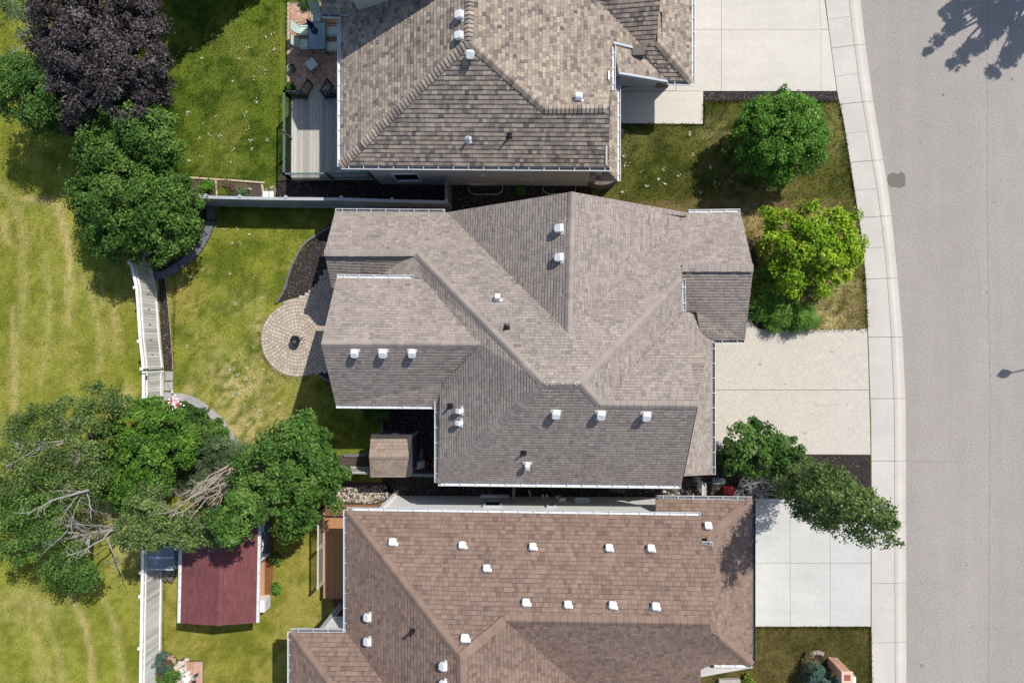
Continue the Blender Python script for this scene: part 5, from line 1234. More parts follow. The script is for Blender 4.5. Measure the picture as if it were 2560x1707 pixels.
um = thing('umbrella', 'closed navy and white patio umbrella standing in the glass table', 'umbrella', (p.x+.05, p.y, ZP)); ux, uy = p.x+.05, p.y
b = MB(); b.tube([(ux, uy, ZP), (ux, uy, 2.35)], [.022, .018], 8); b.build('pole', mat('pole_bronze', alb(80, 72, 64), .4), um)
b = MB(); M_NAVY = mat('canopy_navy', None, .8, ramp=[(0, alb(36, 62, 108)), (.55, alb(48, 82, 132)), (.8, alb(210, 216, 224)), (1, alb(220, 224, 230))])
for k in range(16):
    t = 2*math.pi*k/16; t2 = 2*math.pi*(k+1)/16; ra = .15 if k % 2 else .09; rb = .09 if k % 2 else .15
    prof = [(.03, 2.28), (.7, 2.0), (1.0, 1.7), (.75, 1.45), (1.15, 1.2), (.9, 1.14)]; L_ = []
    for f, z in prof: q = .03 if f == .03 else None; L_.append(((ux+(q or ra*f)*math.cos(t), uy+(q or ra*f)*math.sin(t), z), (ux+(q or rb*f)*math.cos(t2), uy+(q or rb*f)*math.sin(t2), z)))
    for m_ in range(len(L_)-1): b.add([L_[m_][0], L_[m_][1], L_[m_+1][1], L_[m_+1][0]], [(0, 1, 2, 3)], tone=.95 if (m_ == 2 and k % 4 < 2) else random.uniform(0, .5))
b.lathe((ux, uy, 2.27), [(.05, 0), (.03, .06), (.0, .1)], 8, tone=.2); b.build('canopy', M_NAVY, um)
p = W(779, 161, .42); st = thing('footstool', 'low aqua sling footstool set diagonally on the brick patio', 'stool', (p.x, p.y, ZP)); st.rotation_euler = (0, 0, math.radians(38))
ORG[st.name] = Vector((0, 0, 0))
b = MB(); b.box((0, 0, .40), (.46, .46, .03)); b.build('seat', M_SLING, st, origin=(0, 0, 0))
for x in (-.22, .22):
    b = MB(); b.tube([(x, -.24, .38), (x, .24, .38)], [.02, .02], 6); b.build('rail', M_FRAME, st, origin=(0, 0, 0))
    for y in (-.21, .21): b = MB(); b.tube([(x, y, 0), (x, y, .39)], [.018, .018], 6); b.build('leg', M_FRAME, st, origin=(0, 0, 0))
p = W(735, 176); o = thing('planter', 'round dark teal planter bowl on the brick patio edge', 'planter', p); b = MB(); b.lathe(p, [(.10, .03), (.17, .30), (.18, .34), (.15, .34), (.14, .26)], 16); b.build('bowl', mat('glaze_teal', alb(52, 78, 76), .35, spec=.5), o)
p = W(826, 241, 1.0); o = thing('toy_bag', 'blue and white bag hanging on the deck stair railing', 'bag', p); b = MB(); b.lathe((p.x, p.y, 1.0), [(.05, 0), (.14, .1), (.12, .35), (.05, .45)], 8, tone=.3); b.build('sack', M_NAVY, o); b = MB(); b.tube([(p.x-.06, p.y, 1.42), (p.x, p.y, 1.62), (p.x+.06, p.y, 1.42)], [.015]*3, 5); b.build('strap', M_WHITE, o)

# ------------------------------------------------------------------ fire bowl
p = W(745, 852); fb = thing('fire_bowl', 'round black fire bowl with mesh lid on the cobble patio', 'fire pit', p)
b = MB(); b.lathe(p, [(.09, .18), (.18, .24), (.22, .36), (.245, .40), (.245, .42), (.21, .41), (.16, .30), (.02, .24)], 20); b.build('bowl', M_BLACK, fb)
for k in range(3):
    t = k*2.094+.5; b = MB(); b.tube([(p.x+.22*math.cos(t), p.y+.22*math.sin(t), .36), (p.x+.30*math.cos(t), p.y+.30*math.sin(t), .04)], [.016, .016], 6); b.build('leg', M_BLACK, fb)
b = MB()
for k in range(12):
    t = k*math.pi/6; b.tube([(p.x+.2*math.cos(t)*math.cos(q), p.y+.2*math.sin(t)*math.cos(q), .42+.13*math.sin(q)) for q in (0, .5, 1.0, 1.5)], [.006]*4, 4)
for q in (0.02, .5, 1.0): b.tube([(p.x+.2*math.cos(q)*math.cos(t), p.y+.2*math.cos(q)*math.sin(t), .42+.13*math.sin(q)) for t in np.linspace(0, 6.283, 17)], [.006]*17, 4)
b.build('mesh_lid', mat('mesh_grey', (.10, .11, .12, 1), .4, metal=.6), fb)
b = MB(); b.tube([(p.x, p.y, .55), (p.x+.02, p.y, .60), (p.x+.05, p.y, .56)], [.012]*3, 5); b.build('lid_handle', mat('steel', (.5, .5, .5, 1), .3, metal=.9), fb)
b = MB(); b.tube([(p.x+.25, p.y+.02, .44), (p.x+.5, p.y+.06, .30)], [.012, .012], 5); b.build('poker', M_BLACK, fb)

# ------------------------------------------------------------------ brick mailbox pillar, utility box, platform, small things
p = W(2081, 1652); pb = thing('brick_pillar', 'salmon brick mailbox pillar with a red square cap at the lower right', 'pillar', p)
M_SAL = mat('brick_salmon', None, .9, 20, .12, ramp=[(0, alb(196, 150, 126)), (1, alb(222, 180, 154))]); w = .42
c0 = W(2074, 1648); cx, cy = c0.x+.12, c0.y-.10
b = MB(); b.box((cx, cy, .72), (w-.02, w-.02, 1.44)); b.build('core', mat('mortar', alb(200, 188, 174), .9), pb)
for r_ in range(18):
    z = .04+r_*.08
    for s in range(4):
        for q in (0, 1):
            ang = s*math.pi/2; off = (q-.5)*w/2+(.05 if r_ % 2 else -.05)*(1 if q else 1); L = w/2-.012
            if r_ % 2: off = (q-.5)*w/2
            R = Matrix.Rotation(ang, 3, 'Z'); c = Vector((cx, cy, z))+R @ Vector(((q-.5)*w/2, w/2-.012, 0)); m = MB(); m.box(c, (L, .03, .068), R, tone=random.random()); m.build('brick', M_SAL, pb, origin=c)
b = MB(); b.prism([(cx-.25, cy-.25), (cx+.25, cy-.25), (cx+.25, cy+.25), (cx-.25, cy+.25)], 1.45, 1.52, bevel=.015); b.build('cap', mat('cap_stone', alb(230, 200, 176), .85, 25, .08), pb)
b = MB(); b.prism([(cx-.13, cy-.13), (cx+.13, cy-.13), (cx+.13, cy+.13), (cx-.13, cy+.13)], 1.52, 1.545, bevel=.01); b.build('cap_inset', mat('inset_red', alb(176, 92, 84), .8, 20, .1), pb)
p = W(2110, 1690); ub = thing('utility_box', 'cream white utility box on the olive lawn by the brick pillar', 'utility box', p)
b = MB(); b.prism([W2(2097, 1676), W2(2125, 1676), W2(2125, 1712), W2(2097, 1712)], 0, .62, bevel=.03); b.build('cabinet', mat('cream_paint', alb(236, 230, 220, 1.2), .5), ub); q = W(2111, 1679, .62); b = MB(); b.box((q.x, q.y, .625), (.03, .05, .02)); b.build('lock', M_BLACK, ub)
wp = thing('platform', 'faded pink plank platform with white pots at the lower left', 'platform', W(490, 1690))
for i in range(8): xa, xb = 470+i*4.8, 470+(i+1)*4.8; a, c = W2(xa, 1651), W2(xb, 1745); b = MB(); b.prism([(a[0]+.003, a[1]), (c[0]-.003, a[1]), (c[0]-.003, c[1]), (a[0]+.003, c[1])], .08, .12, tone=random.random()); b.build('plank', mat('plank_pink', None, .85, 12, .15, ramp=[(0, alb(196, 152, 128)), (1, alb(222, 186, 164))]), wp, origin=(a[0], a[1], .1))
b = MB(); b.prism([W2(470, 1650), W2(508, 1650), W2(508, 1740), W2(470, 1740)], 0, .078); b.build('frame', mat('plank_frame', alb(110, 96, 84)), wp)
M_POT = mat('white_pot', (.8, .8, .79, 1), .4)
for k, (x, y, r, h, lab) in enumerate(((474, 1678, .10, .26, 'small white jar at the top of the pink platform'), (475, 1691, .15, .34, 'large round white pot on the pink platform'), (487, 1689, .10, .22, 'grey metal pot beside the large white pot'), (494, 1684, .07, .3, 'small black lantern on the pink platform'), (488, 1702, .09, .26, 'black watering can at the picture edge on the pink platform'))):
    p = W(x, y, .12); o = thing('pot' if k < 3 else ('lantern' if k == 3 else 'watering_can'), lab, 'pot' if k < 3 else ('lantern' if k == 3 else 'watering can'), p, None); mm = M_POT if k < 2 else (M_TRIMGREY if k == 2 else M_BLACK)
    b = MB(); b.lathe(p, [(r*.7, 0), (r, h*.6), (r*.95, h), (r*.8, h), (r*.75, h*.7)], 16); b.build('body', mm, o)
    b = MB(); b.tube([(p.x-r*.9, p.y, p.z+h*.8), (p.x, p.y+.02, p.z+h*1.3), (p.x+r*.9, p.y, p.z+h*.8)], [.01]*3, 5); b.build('handle', mm if k != 3 else M_POT, o)
stones('pebbles', 'white quartz rocks heaped between the shrubs and the pink platform', [(432, 1668), (448, 1655), (470, 1640), (472, 1660), (468, 1745), (420, 1745), (445, 1690)], 260, M_PEB_ST, .04, .10, skew=.3)
stones('pebbles', 'pinkish stones at the top of the lower left shrub bed', [(405, 1634), (425, 1633), (440, 1645), (440, 1658), (424, 1650), (404, 1640)], 260, mat('pink_stone', None, .9, ramp=[(0, alb(170, 136, 120)), (1, alb(214, 184, 164))]), .04, .08)
sheet('rock_bed_3', [(400, 1636), (428, 1632), (446, 1650), (470, 1640), (474, 1745), (400, 1745)], .01, M_SOIL, .03, kind='structure')
p = W(1832, 1226); rp_ = thing('red_planter', 'bright red square planter tub between the two garages', 'planter', p); M_RED = mat('red_plastic', alb(206, 62, 70), .45, 9, .25)
b = MB(); b.prism([W2(1806, 1214), W2(1831, 1214), W2(1831, 1233), W2(1806, 1233)], 0, .45, bevel=.04); b.build('tub', M_RED, rp_)
b = MB(); q = W(1822, 1222); b.lathe((q.x, q.y, .44), [(.20, 0), (.18, .14), (.08, .22), (.02, .24)], 10); b.build('lid', mat('red_cloth', alb(226, 92, 96), .8), rp_)
for k, (pts, z, col, lab) in enumerate((([(1733, 1190), (1752, 1190), (1752, 1206), (1733, 1206)], .05, (120, 124, 126), 'grey concrete pad beside the shaded garage corner'), ([(1780, 1194), (1812, 1194), (1812, 1210), (1780, 1210)], .06, (128, 134, 138), 'pale paving slab near the whitewashed gate'), ([(1838, 1214), (1860, 1218), (1858, 1236), (1836, 1234)], .05, (120, 122, 130), 'grey slab right of the red planter'), ([(1522, 1212), (1566, 1214), (1562, 1232), (1528, 1230)], .06, (96, 112, 108), 'green grey paving slab at the downspout of the side yard'))):
    b = MB(); b.prism([W2(*q) for q in pts], 0, z, bevel=.01); o = b.build('concrete_pad', mat('pad_%s' % 'abcd'[k], alb(*col), .9, 6, .15), origin=W(*pts[0])); tag(o, lab, 'paving slab')
stones('stones', 'tan and cream cobbles along the lower garage gutter', [(1650, 1222), (1700, 1224), (1765, 1226), (1765, 1238), (1650, 1236)], 90, M_PEB_ST, .05, .10, skew=.8)
# things tucked between shed and middle house
for k, (x, y, r, h, col, lab) in enumerate(((1070, 1158, .12, .26, (160, 96, 70), 'terracotta pot left of two in the dark corner by the shed'), (1086, 1160, .13, .28, (172, 104, 76), 'terracotta pot right of two against the house gutter'))):
    p = W(x, y); o = thing('terracotta_pot', lab, 'pot', p); b = MB(); b.lathe(p, [(r*.7, 0), (r, h*.85), (r*1.08, h*.85), (r*1.08, h), (r*.9, h), (r*.85, h*.8)], 14); b.build('pot', mat('terracotta_%s' % 'ab'[k], alb(*col), .9), o); b = MB(); b.lathe(p, [(r*.86, h*.78), (.01, h*.8)], 10); b.build('soil', M_SOIL, o)
p = W(1053, 1160); o = thing('sack', 'white plastic sack slumped beside the small shed', 'sack', p); b = MB(); b.lathe(p, [(.24, 0), (.26, .12), (.18, .30), (.06, .36)], 9); b.build('bag', M_WHITE, o); b = MB(); b.lathe((p.x, p.y, .34), [(.05, 0), (.08, .06)], 8); b.build('knot', M_WHITE, o)
p = W(1052, 1138); o = thing('tarp_bundle', 'long grey rolled tarp lying along the small shed', 'tarp', p); b = MB(); b.tube([W(1050, 1152, .14), W(1052, 1138, .16), W(1054, 1122, .12)], [.12, .15, .10], 9); b.build('roll', mat('tarp_grey', alb(110, 112, 116), .8, 9, .2), o)
# street lamp beyond the right edge: only its shadow shows in the photo
a = W(2512, 932); hz = 6.2; head = Vector((a.x+.55*hz, a.y+.55*hz, hz)); base = Vector((head.x+1.9, head.y+.35, 0))
sl_ = thing('street_lamp', 'tall grey street lamp with one arm on the far side of the road', 'street lamp', base); M_LAMP = mat('lamp_metal', (.18, .19, .2, 1), .45, metal=.4)
b = MB(); b.tube([base, base+Vector((0, 0, hz-.5))], [.09, .06], 10); b.build('pole', M_LAMP, sl_)
b = MB(); b.tube([base+Vector((0, 0, hz-.6)), base+Vector((-.3, -.05, hz-.1)), head+Vector((.3, .05, .08))], [.045, .04, .03], 8); b.build('arm', M_LAMP, sl_)
b = MB(); b.tube([head+Vector((.40, .1, .05)), head+Vector((.2, .03, .05)), head, head+Vector((-.28, -.12, -.05))], [.05, .17, .19, .03], 10); b.build('lamp_head', M_LAMP, sl_)
b = MB(); b.lathe(base, [(.16, 0), (.16, .12), (.1, .2)], 12); b.build('base_flange', M_LAMP, sl_)
# ------------------------------------------------------------------ foliage
def leafmat(name, dark, mid, light, rough=.6, trans=.28, spec=.15):
    return mat(name, None, rough, ramp=[(0, dark), (.45, mid), (1, light)], trans=trans, spec=spec)
L_PURPLE = leafmat('leaf_purple', (0.022, 0.017, 0.018, 1), (0.056, 0.045, 0.046, 1), (0.135, 0.115, 0.115, 1), .5, .12, .35)
L_PALE = leafmat('leaf_pale', (0.068, 0.112, 0.045, 1), (0.128, 0.195, 0.083, 1), (0.240, 0.315, 0.165, 1))
L_MID = leafmat('leaf_mid', (0.034, 0.088, 0.018, 1), (0.082, 0.175, 0.032, 1), (0.190, 0.300, 0.075, 1))
L_DEEP = leafmat('leaf_deep', (0.030, 0.080, 0.013, 1), (0.080, 0.172, 0.028, 1), (0.200, 0.315, 0.075, 1))
L_MAPLE = leafmat('leaf_maple', (.034, .095, .014, 1), (.084, .195, .024, 1), (.20, .335, .055, 1))
L_BRIGHT = leafmat('leaf_bright', (0.038, 0.115, 0.013, 1), (0.095, 0.230, 0.024, 1), (0.210, 0.380, 0.060, 1), .45)
L_LIME = leafmat('leaf_lime', (0.110, 0.220, 0.012, 1), (0.250, 0.420, 0.018, 1), (0.460, 0.580, 0.050, 1), .45, .28)
L_POPLAR = leafmat('leaf_poplar', (0.050, 0.095, 0.026, 1), (0.120, 0.190, 0.050, 1), (0.270, 0.350, 0.120, 1))
L_GREY = leafmat('leaf_greygreen', (0.050, 0.096, 0.043, 1), (0.102, 0.162, 0.070, 1), (0.192, 0.252, 0.120, 1))
L_JUN = leafmat('needle_green', (0.055, 0.151, 0.025, 1), (0.114, 0.252, 0.035, 1), (0.215, 0.378, 0.064, 1))
L_BLUE = leafmat('needle_blue', (0.044, 0.083, 0.066, 1), (0.083, 0.138, 0.110, 1), (0.154, 0.220, 0.187, 1))
L_YEL = leafmat('leaf_yellow', (.07, .11, .012, 1), (.15, .20, .02, 1), (.28, .32, .04, 1))
L_DRY = leafmat('leaf_dry', (.09, .07, .03, 1), (.16, .13, .06, 1), (.26, .22, .11, 1))
M_BARK = mat('bark_brown', (.09, .07, .055, 1), .95, 12, .3, bump=.6)
M_BARKW = mat('bark_pale', (.30, .28, .25, 1), .9, 14, .3, bump=.4)
M_TWIG = mat('twig_grey', (.42, .40, .38, 1), .95, 14, .2)

def crown_mesh(name, blobs, m, parent, leaf=(.16, .10), clump=.34, cd=3.2, lpc=70, up=.85, spread=.55, zmin=.1, flat=.75, needle=False, hole=.0, LS=.74):
    lpc = int(lpc*1.45)
    """blobs: (centre, (rx,ry,rz)).  leaf clumps over each lobe, leaves inside each clump"""
    V = []; T = []
    for (c, r) in blobs:
        c = np.array(c, float); r = np.array(r, float)
        area = 4*np.pi*(((r[0]*r[1])**1.6+(r[0]*r[2])**1.6+(r[1]*r[2])**1.6)/3)**(1/1.6)
        n = max(5, int(area*cd)); d = rng.normal(size=(n, 3)); d /= np.linalg.norm(d, axis=1)[:, None]; d = d[d[:, 2] > -.55]; n = len(d)
        q = rng.uniform(.55, 1.08, n)**.6
        cc = c+d*r*q[:, None]; keep = (cc[:, 2] > zmin) & (rng.random(n) > hole); cc = cc[keep]; d = d[keep]; n = len(cc)
        if n == 0: continue
        cs = clump*rng.uniform(.6, 1.25, n); k = lpc
        off = rng.normal(size=(n, k, 3)); off /= (np.linalg.norm(off, axis=2)[:, :, None]+1e-6); off *= rng.random((n, k, 1))**(1/2.2)
        off[:, :, 2] *= flat
        drift = (vnoise(cc[:, 0]+cc[:, 2]*.5, cc[:, 1]-cc[:, 2]*.4, 1.3, 77)-.5)*.45
        P = (cc[:, None, :]+off*cs[:, None, None]).reshape(-1, 3)
        out = np.repeat(d, k, 0); Nn = out*.55+off.reshape(-1, 3)*.5+np.array([0, 0, up])+rng.normal(0, spread, P.shape); Nn /= np.linalg.norm(Nn, axis=1)[:, None]
        A = rng.normal(size=P.shape)
        if needle: A = out*1.2+off.reshape(-1, 3)*.8+rng.normal(0, .35, P.shape)
        A -= (A*Nn).sum(1)[:, None]*Nn; A /= np.linalg.norm(A, axis=1)[:, None]; B = np.cross(Nn, A)
        s = rng.uniform(.5, 1.45, len(P))[:, None]; l = leaf[0]*s*LS; w = leaf[1]*s*LS
        droop = Nn*l*.12
        v = np.stack([P-A*l*.5, P+B*w*.5+droop, P+A*l*.5-droop, P-B*w*.5+droop], 1)
        ok = v[:, :, 2].min(1) > .01
        ct = np.repeat(rng.uniform(.15, .72, n)+drift, k); t = np.clip(ct+rng.normal(0, .20, len(P)), 0, 1)
        V.append(v[ok]); T.append(t[ok])
    V = np.concatenate(V); T = np.concatenate(T)
    return npmesh(name, V.reshape(-1, 3), 4, T, m, parent)

def limb(a, b, r0, r1, m, parent, name='branch', bend=.12, seg=6, twigs=0, twl=.6, rs=random):
    a, b = Vector(a), Vector(b); L = (b-a).length; mb = MB(); pts = []
    off = Vector((rs.uniform(-1, 1), rs.uniform(-1, 1), rs.uniform(-.3, .6)))*bend*L
    for i in range(seg+1):
        t = i/seg; pts.append(a.lerp(b, t)+off*math.sin(math.pi*t)+Vector((rs.uniform(-1, 1), rs.uniform(-1, 1), rs.uniform(-1, 1)))*.02*L*(0 < i < seg))
    mb.tube(pts, [r0+(r1-r0)*i/seg for i in range(seg+1)], 6)
    for k in range(twigs):
        t = rs.uniform(.35, .98); p = a.lerp(b, t)+off*math.sin(math.pi*t); d = (b-a).normalized()*rs.uniform(.1, .8)+Vector((rs.uniform(-1, 1), rs.uniform(-1, 1), rs.uniform(-.2, .7)))*.8
        d = d.normalized()*twl*rs.uniform(.5, 1.2); q = p+d*.55+Vector((rs.uniform(-.1, .1), rs.uniform(-.1, .1), .05)); mb.tube([p, q, p+d], [r1*.9, r1*.6, r1*.3], 4)
        if twl > .3: mb.tube([q, q+Vector((d.y, -d.x, d.z*.5))*.5], [r1*.45, r1*.25], 3)
    return mb.build(name, m, parent, origin=a)

def tree(name, label, cat, base, blobs, m, h=None, bark=M_BARK, r=.12, group=None, nlimb=None, **kw):
    """base: ground pixel; blobs: (px, py, z, radius[, rz])"""
    p = W(*base); root = thing(name, label, cat, p, group)
    B = []
    for q in blobs:
        c = W(q[0], q[1], q[2]); rz = q[4] if len(q) > 4 else q[3]*.85; B.append(((c.x, c.y, c.z), (q[3], q[3], rz)))
    top = max(b[0][2] for b in B); mean = Vector((np.mean([b[0][0] for b in B]), np.mean([b[0][1] for b in B]), 0))
    fork = Vector((p.x*.6+mean.x*.4, p.y*.6+mean.y*.4, max(.25, min(b[0][2] for b in B)*.55)))
    mb = MB(); mb.tube([p-Vector((0, 0, .05)), p.lerp(fork, .5)+Vector((.02, -.02, 0)), fork], [r*1.25, r, r*.9], 9); mb.build('trunk', bark, root)
    for (c, rr) in (B if nlimb is None else B[:nlimb]): limb(fork, Vector(c)+Vector((0, 0, rr[2]*.25)), r*.6, r*.12, bark, root)
    crown_mesh('crown', B, m, root, **kw)
    return root

tree('purple_leaf_tree', 'large dark purple leaved tree at the upper left', 'tree', (395, 235), [(170, 55, 4.2, 1.35), (300, 45, 4.4, 1.45), (225, 150, 4.8, 1.5), (335, 165, 4.2, 1.35), (200, 235, 4.2, 1.25), (290, 240, 4.3, 1.35), (370, 95, 3.8, 1.0), (140, 130, 4.0, 1.0), (380, 215, 3.3, .8), (240, -10, 4.4, 1.4), (340, 0, 4.0, 1.0), (190, 290, 3.4, .7), (120, 20, 3.8, .8), (250, 300, 3.2, .6), (230, 90, 4.9, 1.2), (280, 180, 5.0, 1.1)], L_PURPLE, leaf=(.15, .08), clump=.34, cd=4.2, lpc=78, r=.16, spread=.7)
t2 = tree('willow_tree', 'thin pale grey green tree with white twigs at the upper left edge', 'tree', (200, 220), [(75, 60, 3.6, .85), (95, 110, 3.6, .9), (60, 150, 3.2, .7), (110, 170, 3.2, .6), (60, 20, 3.6, .8), (30, -20, 3.6, .9), (40, 30, 3.4, .9)], L_PALE, bark=M_BARKW, leaf=(.14, .05), clump=.34, cd=3.0, lpc=55, r=.07, hole=.25)
for a, b in (((100, 112), (30, 135)), ((100, 112), (62, 60)), ((96, 100), (50, 90)), ((88, 92), (70, 50)), ((135, 130), (100, 100))): limb(W(*a, 4.2), W(*b, 4.6), .028, .012, M_BARKW, t2, twigs=4, twl=.35)
tree('ash_tree', 'soft mid green tree at the left edge below the pale willow', 'tree', (190, 300), [(55, 200, 4.0, 1.0), (25, 235, 3.8, .9), (110, 215, 4.2, 1.0), (105, 265, 4.0, .85), (60, 255, 3.8, .8), (20, 190, 3.6, .75), (130, 300, 3.2, .6), (90, 295, 3.2, .7), (120, 180, 3.8, .7)], L_MID, leaf=(.14, .08), clump=.34, cd=4, lpc=70, r=.09)
tree('green_ash_tree', 'rounded deep green tree directly below the purple tree', 'tree', (400, 405), [(320, 345, 3.6, 1.55), (255, 375, 3.2, 1.05), (385, 370, 3.2, 1.1), (300, 305, 3.3, 1.05), (400, 325, 3.0, .75), (250, 320, 3.0, .75), (300, 420, 3.0, .95), (220, 400, 2.6, .6), (430, 390, 2.6, .55), (360, 310, 3.2, .9)], L_DEEP, leaf=(.16, .085), clump=.36, cd=4, lpc=74, r=.13)
tree('green_ash_tree', 'wide deep green tree overhanging the start of the white fence', 'tree', (430, 585), [(330, 500, 3.6, 1.5), (245, 490, 3.0, 1.0), (420, 490, 3.0, 1.0), (400, 565, 3.0, 1.15), (300, 560, 3.2, 1.15), (365, 615, 2.6, .85), (455, 565, 2.6, .85), (215, 525, 2.6, .7), (470, 525, 2.4, .65), (400, 630, 2.2, .55), (250, 590, 2.6, .7), (330, 460, 3.2, 1.0), (440, 610, 2.2, .5), (285, 620, 2.3, .6), (210, 470, 2.6, .6)], L_DEEP, leaf=(.17, .09), clump=.38, cd=3.8, lpc=72, r=.14)
tree('round_maple', 'ball shaped bright green tree on the upper front lawn', 'tree', (1918, 375), [(1945, 340, 2.3, 1.72, 1.5), (1900, 300, 2.1, .9), (1995, 300, 2.1, .95), (2000, 385, 1.9, .9), (1900, 390, 1.9, .95), (1950, 265, 1.8, .7), (1945, 420, 1.7, .7), (2030, 340, 1.7, .55), (1855, 340, 1.7, .6)], L_BRIGHT, leaf=(.13, .085), clump=.30, cd=5, lpc=70, r=.10, nlimb=5)
tree('lime_maple', 'yellow green lobed maple on the dry front lawn by the walk', 'tree', (1995, 645), [(1960, 560, 2.2, .62), (2030, 545, 2.2, .68), (2095, 590, 2.2, .62), (1990, 620, 2.5, .72), (2060, 640, 2.5, .75), (1935, 610, 1.9, .55), (2000, 690, 2.1, .62), (2065, 705, 2.0, .5), (2120, 640, 1.9, .5), (1975, 725, 1.6, .36), (2130, 560, 1.8, .42), (1925, 545, 1.6, .38), (2080, 545, 2.0, .45), (2105, 685, 1.7, .32), (2040, 590, 2.7, .6), (1945, 665, 1.8, .45), (2140, 610, 1.5, .3)], L_LIME, leaf=(.20, .10), clump=.34, cd=4.2, lpc=60, r=.08, spread=.6, hole=.06)
tree('juniper_shrub', 'spreading dark green juniper beside the entry gable', 'shrub', (1945, 765), [(1912, 700, .45, .55, .4), (1920, 745, .5, .6, .45), (1955, 780, .5, .62, .45), (1990, 792, .55, .62, .5), (2018, 796, .5, .48, .45), (1900, 770, .4, .5, .35), (1960, 740, .45, .5, .4), (1935, 800, .4, .42, .35), (1895, 725, .4, .4, .35)], L_JUN, leaf=(.20, .035), clump=.32, cd=8, lpc=80, r=.04, needle=True, zmin=.05)
tree('shrub', 'small yellow green shrub against the entry gable wall', 'shrub', (1893, 700), [(1898, 700, .7, .33, .3), (1890, 680, .6, .28, .25), (1885, 735, .55, .25, .25)], L_YEL, leaf=(.12, .05), clump=.2, cd=9, lpc=50, r=.03, hole=.2)
# columnar poplar and its neighbours by the driveways
cb = W(1948, 1184); t8 = thing('columnar_poplar', 'tall narrow poplar leaning out over the walk beside the grey driveway', 'tree', cb)
b = MB(); b.tube([cb-Vector((0, 0, .05)), cb+Vector((.05, 0, 4.5)), cb+Vector((.1, -.05, 10.0))], [.14, .09, .02], 8); b.build('trunk', M_BARK, t8)
B = []
for z, r_, dx, dy in ((1.2, .6, -.15, 0), (2.0, .8, -.1, .1), (2.8, .9, .05, -.05), (3.6, .9, -.05, .1), (4.4, .9, .1, -.1), (5.2, .86, 0, .05), (6.0, .82, .1, 0), (6.8, .76, .05, -.05), (7.6, .70, .1, 0), (8.4, .60, .05, 0), (9.1, .48, .1, 0), (9.8, .32, .1, -.05), (3.2, .55, .65, -.35), (5.0, .55, .55, .35), (6.4, .5, .5, -.3), (4.2, .5, -.6, -.4), (7.4, .45, -.45, .25), (8.2, .4, .45, .25), (9.0, .3, -.3, -.2), (5.8, .45, -.5, .3)): B.append(((cb.x+dx, cb.y+dy, z), (r_*1.36, r_*1.36, r_*.95)))
for c, rr in B[::2]: limb((cb.x+.05, cb.y, max(.4, c[2]-.7)), (c[0]+random.uniform(-.4, .4), c[1]+random.uniform(-.4, .4), c[2]+.3), .03, .008, M_BARK, t8)
crown_mesh('crown', B, L_POPLAR, t8, leaf=(.115, .085), clump=.27, cd=4.0, lpc=44, spread=.8, hole=.12)
t8b = tree('lilac_tree', 'leafy green tree at the pebbled driveway corner beside the tall poplar', 'tree', (1858, 1165), [(1850, 1100, 2.8, .6), (1835, 1135, 2.6, .6), (1880, 1130, 2.9, .65), (1925, 1115, 2.6, .55), (1900, 1090, 2.6, .45), (1850, 1078, 2.5, .3), (1960, 1112, 2.2, .3), (1870, 1160, 2.4, .5), (1815, 1160, 2.1, .4), (1890, 1060, 2.3, .2), (1985, 1120, 2.0, .4), (1920, 1095, 2.7, .5), (1960, 1140, 2.2, .55), (1930, 1160, 2.4, .5)], L_MID, leaf=(.16, .11), clump=.3, cd=4.6, lpc=58, r=.06, hole=.08)
dt = thing('dead_shrub', 'bare silver grey twigs of a dead shrub beside the red planter', 'shrub', W(1850, 1215)); rs = random.Random(5); o0 = W(1850, 1215)
for k in range(22):
    e = W(rs.uniform(1832, 1945), rs.uniform(1172, 1258), rs.uniform(2.2, 3.4)); limb(o0+Vector((rs.uniform(-.1, .1), rs.uniform(-.1, .1), .0)), e, .026, .010, M_TWIG, dt, bend=.22, seg=7, twigs=7, twl=.42, rs=rs)

# ---- left group
tree('linden_tree', 'broad round green tree between the small shed and the maroon shed', 'tree', (790, 1110), [(725, 1150, 4.50, 1.35), (650, 1185, 4.30, 1.05), (790, 1165, 4.10, .85), (715, 1235, 4.30, 1.2), (800, 1215, 3.90, .75), (640, 1225, 3.90, .85), (740, 1285, 3.70, .8), (715, 1100, 4.20, .85), (750, 1070, 3.90, .5), (845, 1185, 3.50, .42), (725, 1312, 3.60, .5), (620, 1225, 4.10, .9), (830, 1250, 3.50, .4), (758, 1050, 3.70, .28), (780, 1105, 4.00, .6), (565, 1305, 5.60, .6), (578, 1335, 6.00, .45), (612, 1296, 5.80, .62), (600, 1265, 5.20, .6), (640, 1270, 4.60, .5)], L_DEEP, leaf=(.16, .12), clump=.34, cd=4.4, lpc=70, r=.13, zmin=1.0)
t10 = tree('leafy_maple', 'bright green leafy tree behind the curved pale slabs at the gate', 'tree', (440, 1120), [(330, 1050, 2.7, .95), (400, 1075, 2.6, .95), (290, 1110, 2.7, .95), (350, 1130, 2.9, 1.05), (425, 1055, 1.6, .6), (430, 1120, 2.5, .9), (280, 1180, 2.5, .8), (330, 1210, 2.5, .85), (380, 1190, 2.4, .8), (370, 1020, 1.9, .5), (470, 1095, 1.6, .55), (250, 1210, 2.2, .6), (305, 1240, 2.2, .6), (365, 1010, 1.7, .3)], L_MAPLE, leaf=(.17, .10), clump=.34, cd=4.0, lpc=70, r=.1)
tree('ground_cover_shrub', 'low leafy ground cover inside the curved pale slabs', 'shrub', (500, 1085), [(485, 1045, .3, .6, .25), (520, 1070, .3, .65, .25), (545, 1095, .3, .55, .25), (500, 1095, .35, .7, .3), (460, 1030, .3, .4, .25), (560, 1112, .25, .35, .2)], L_MID, leaf=(.11, .07), clump=.22, cd=9, lpc=60, r=.02, zmin=.04)
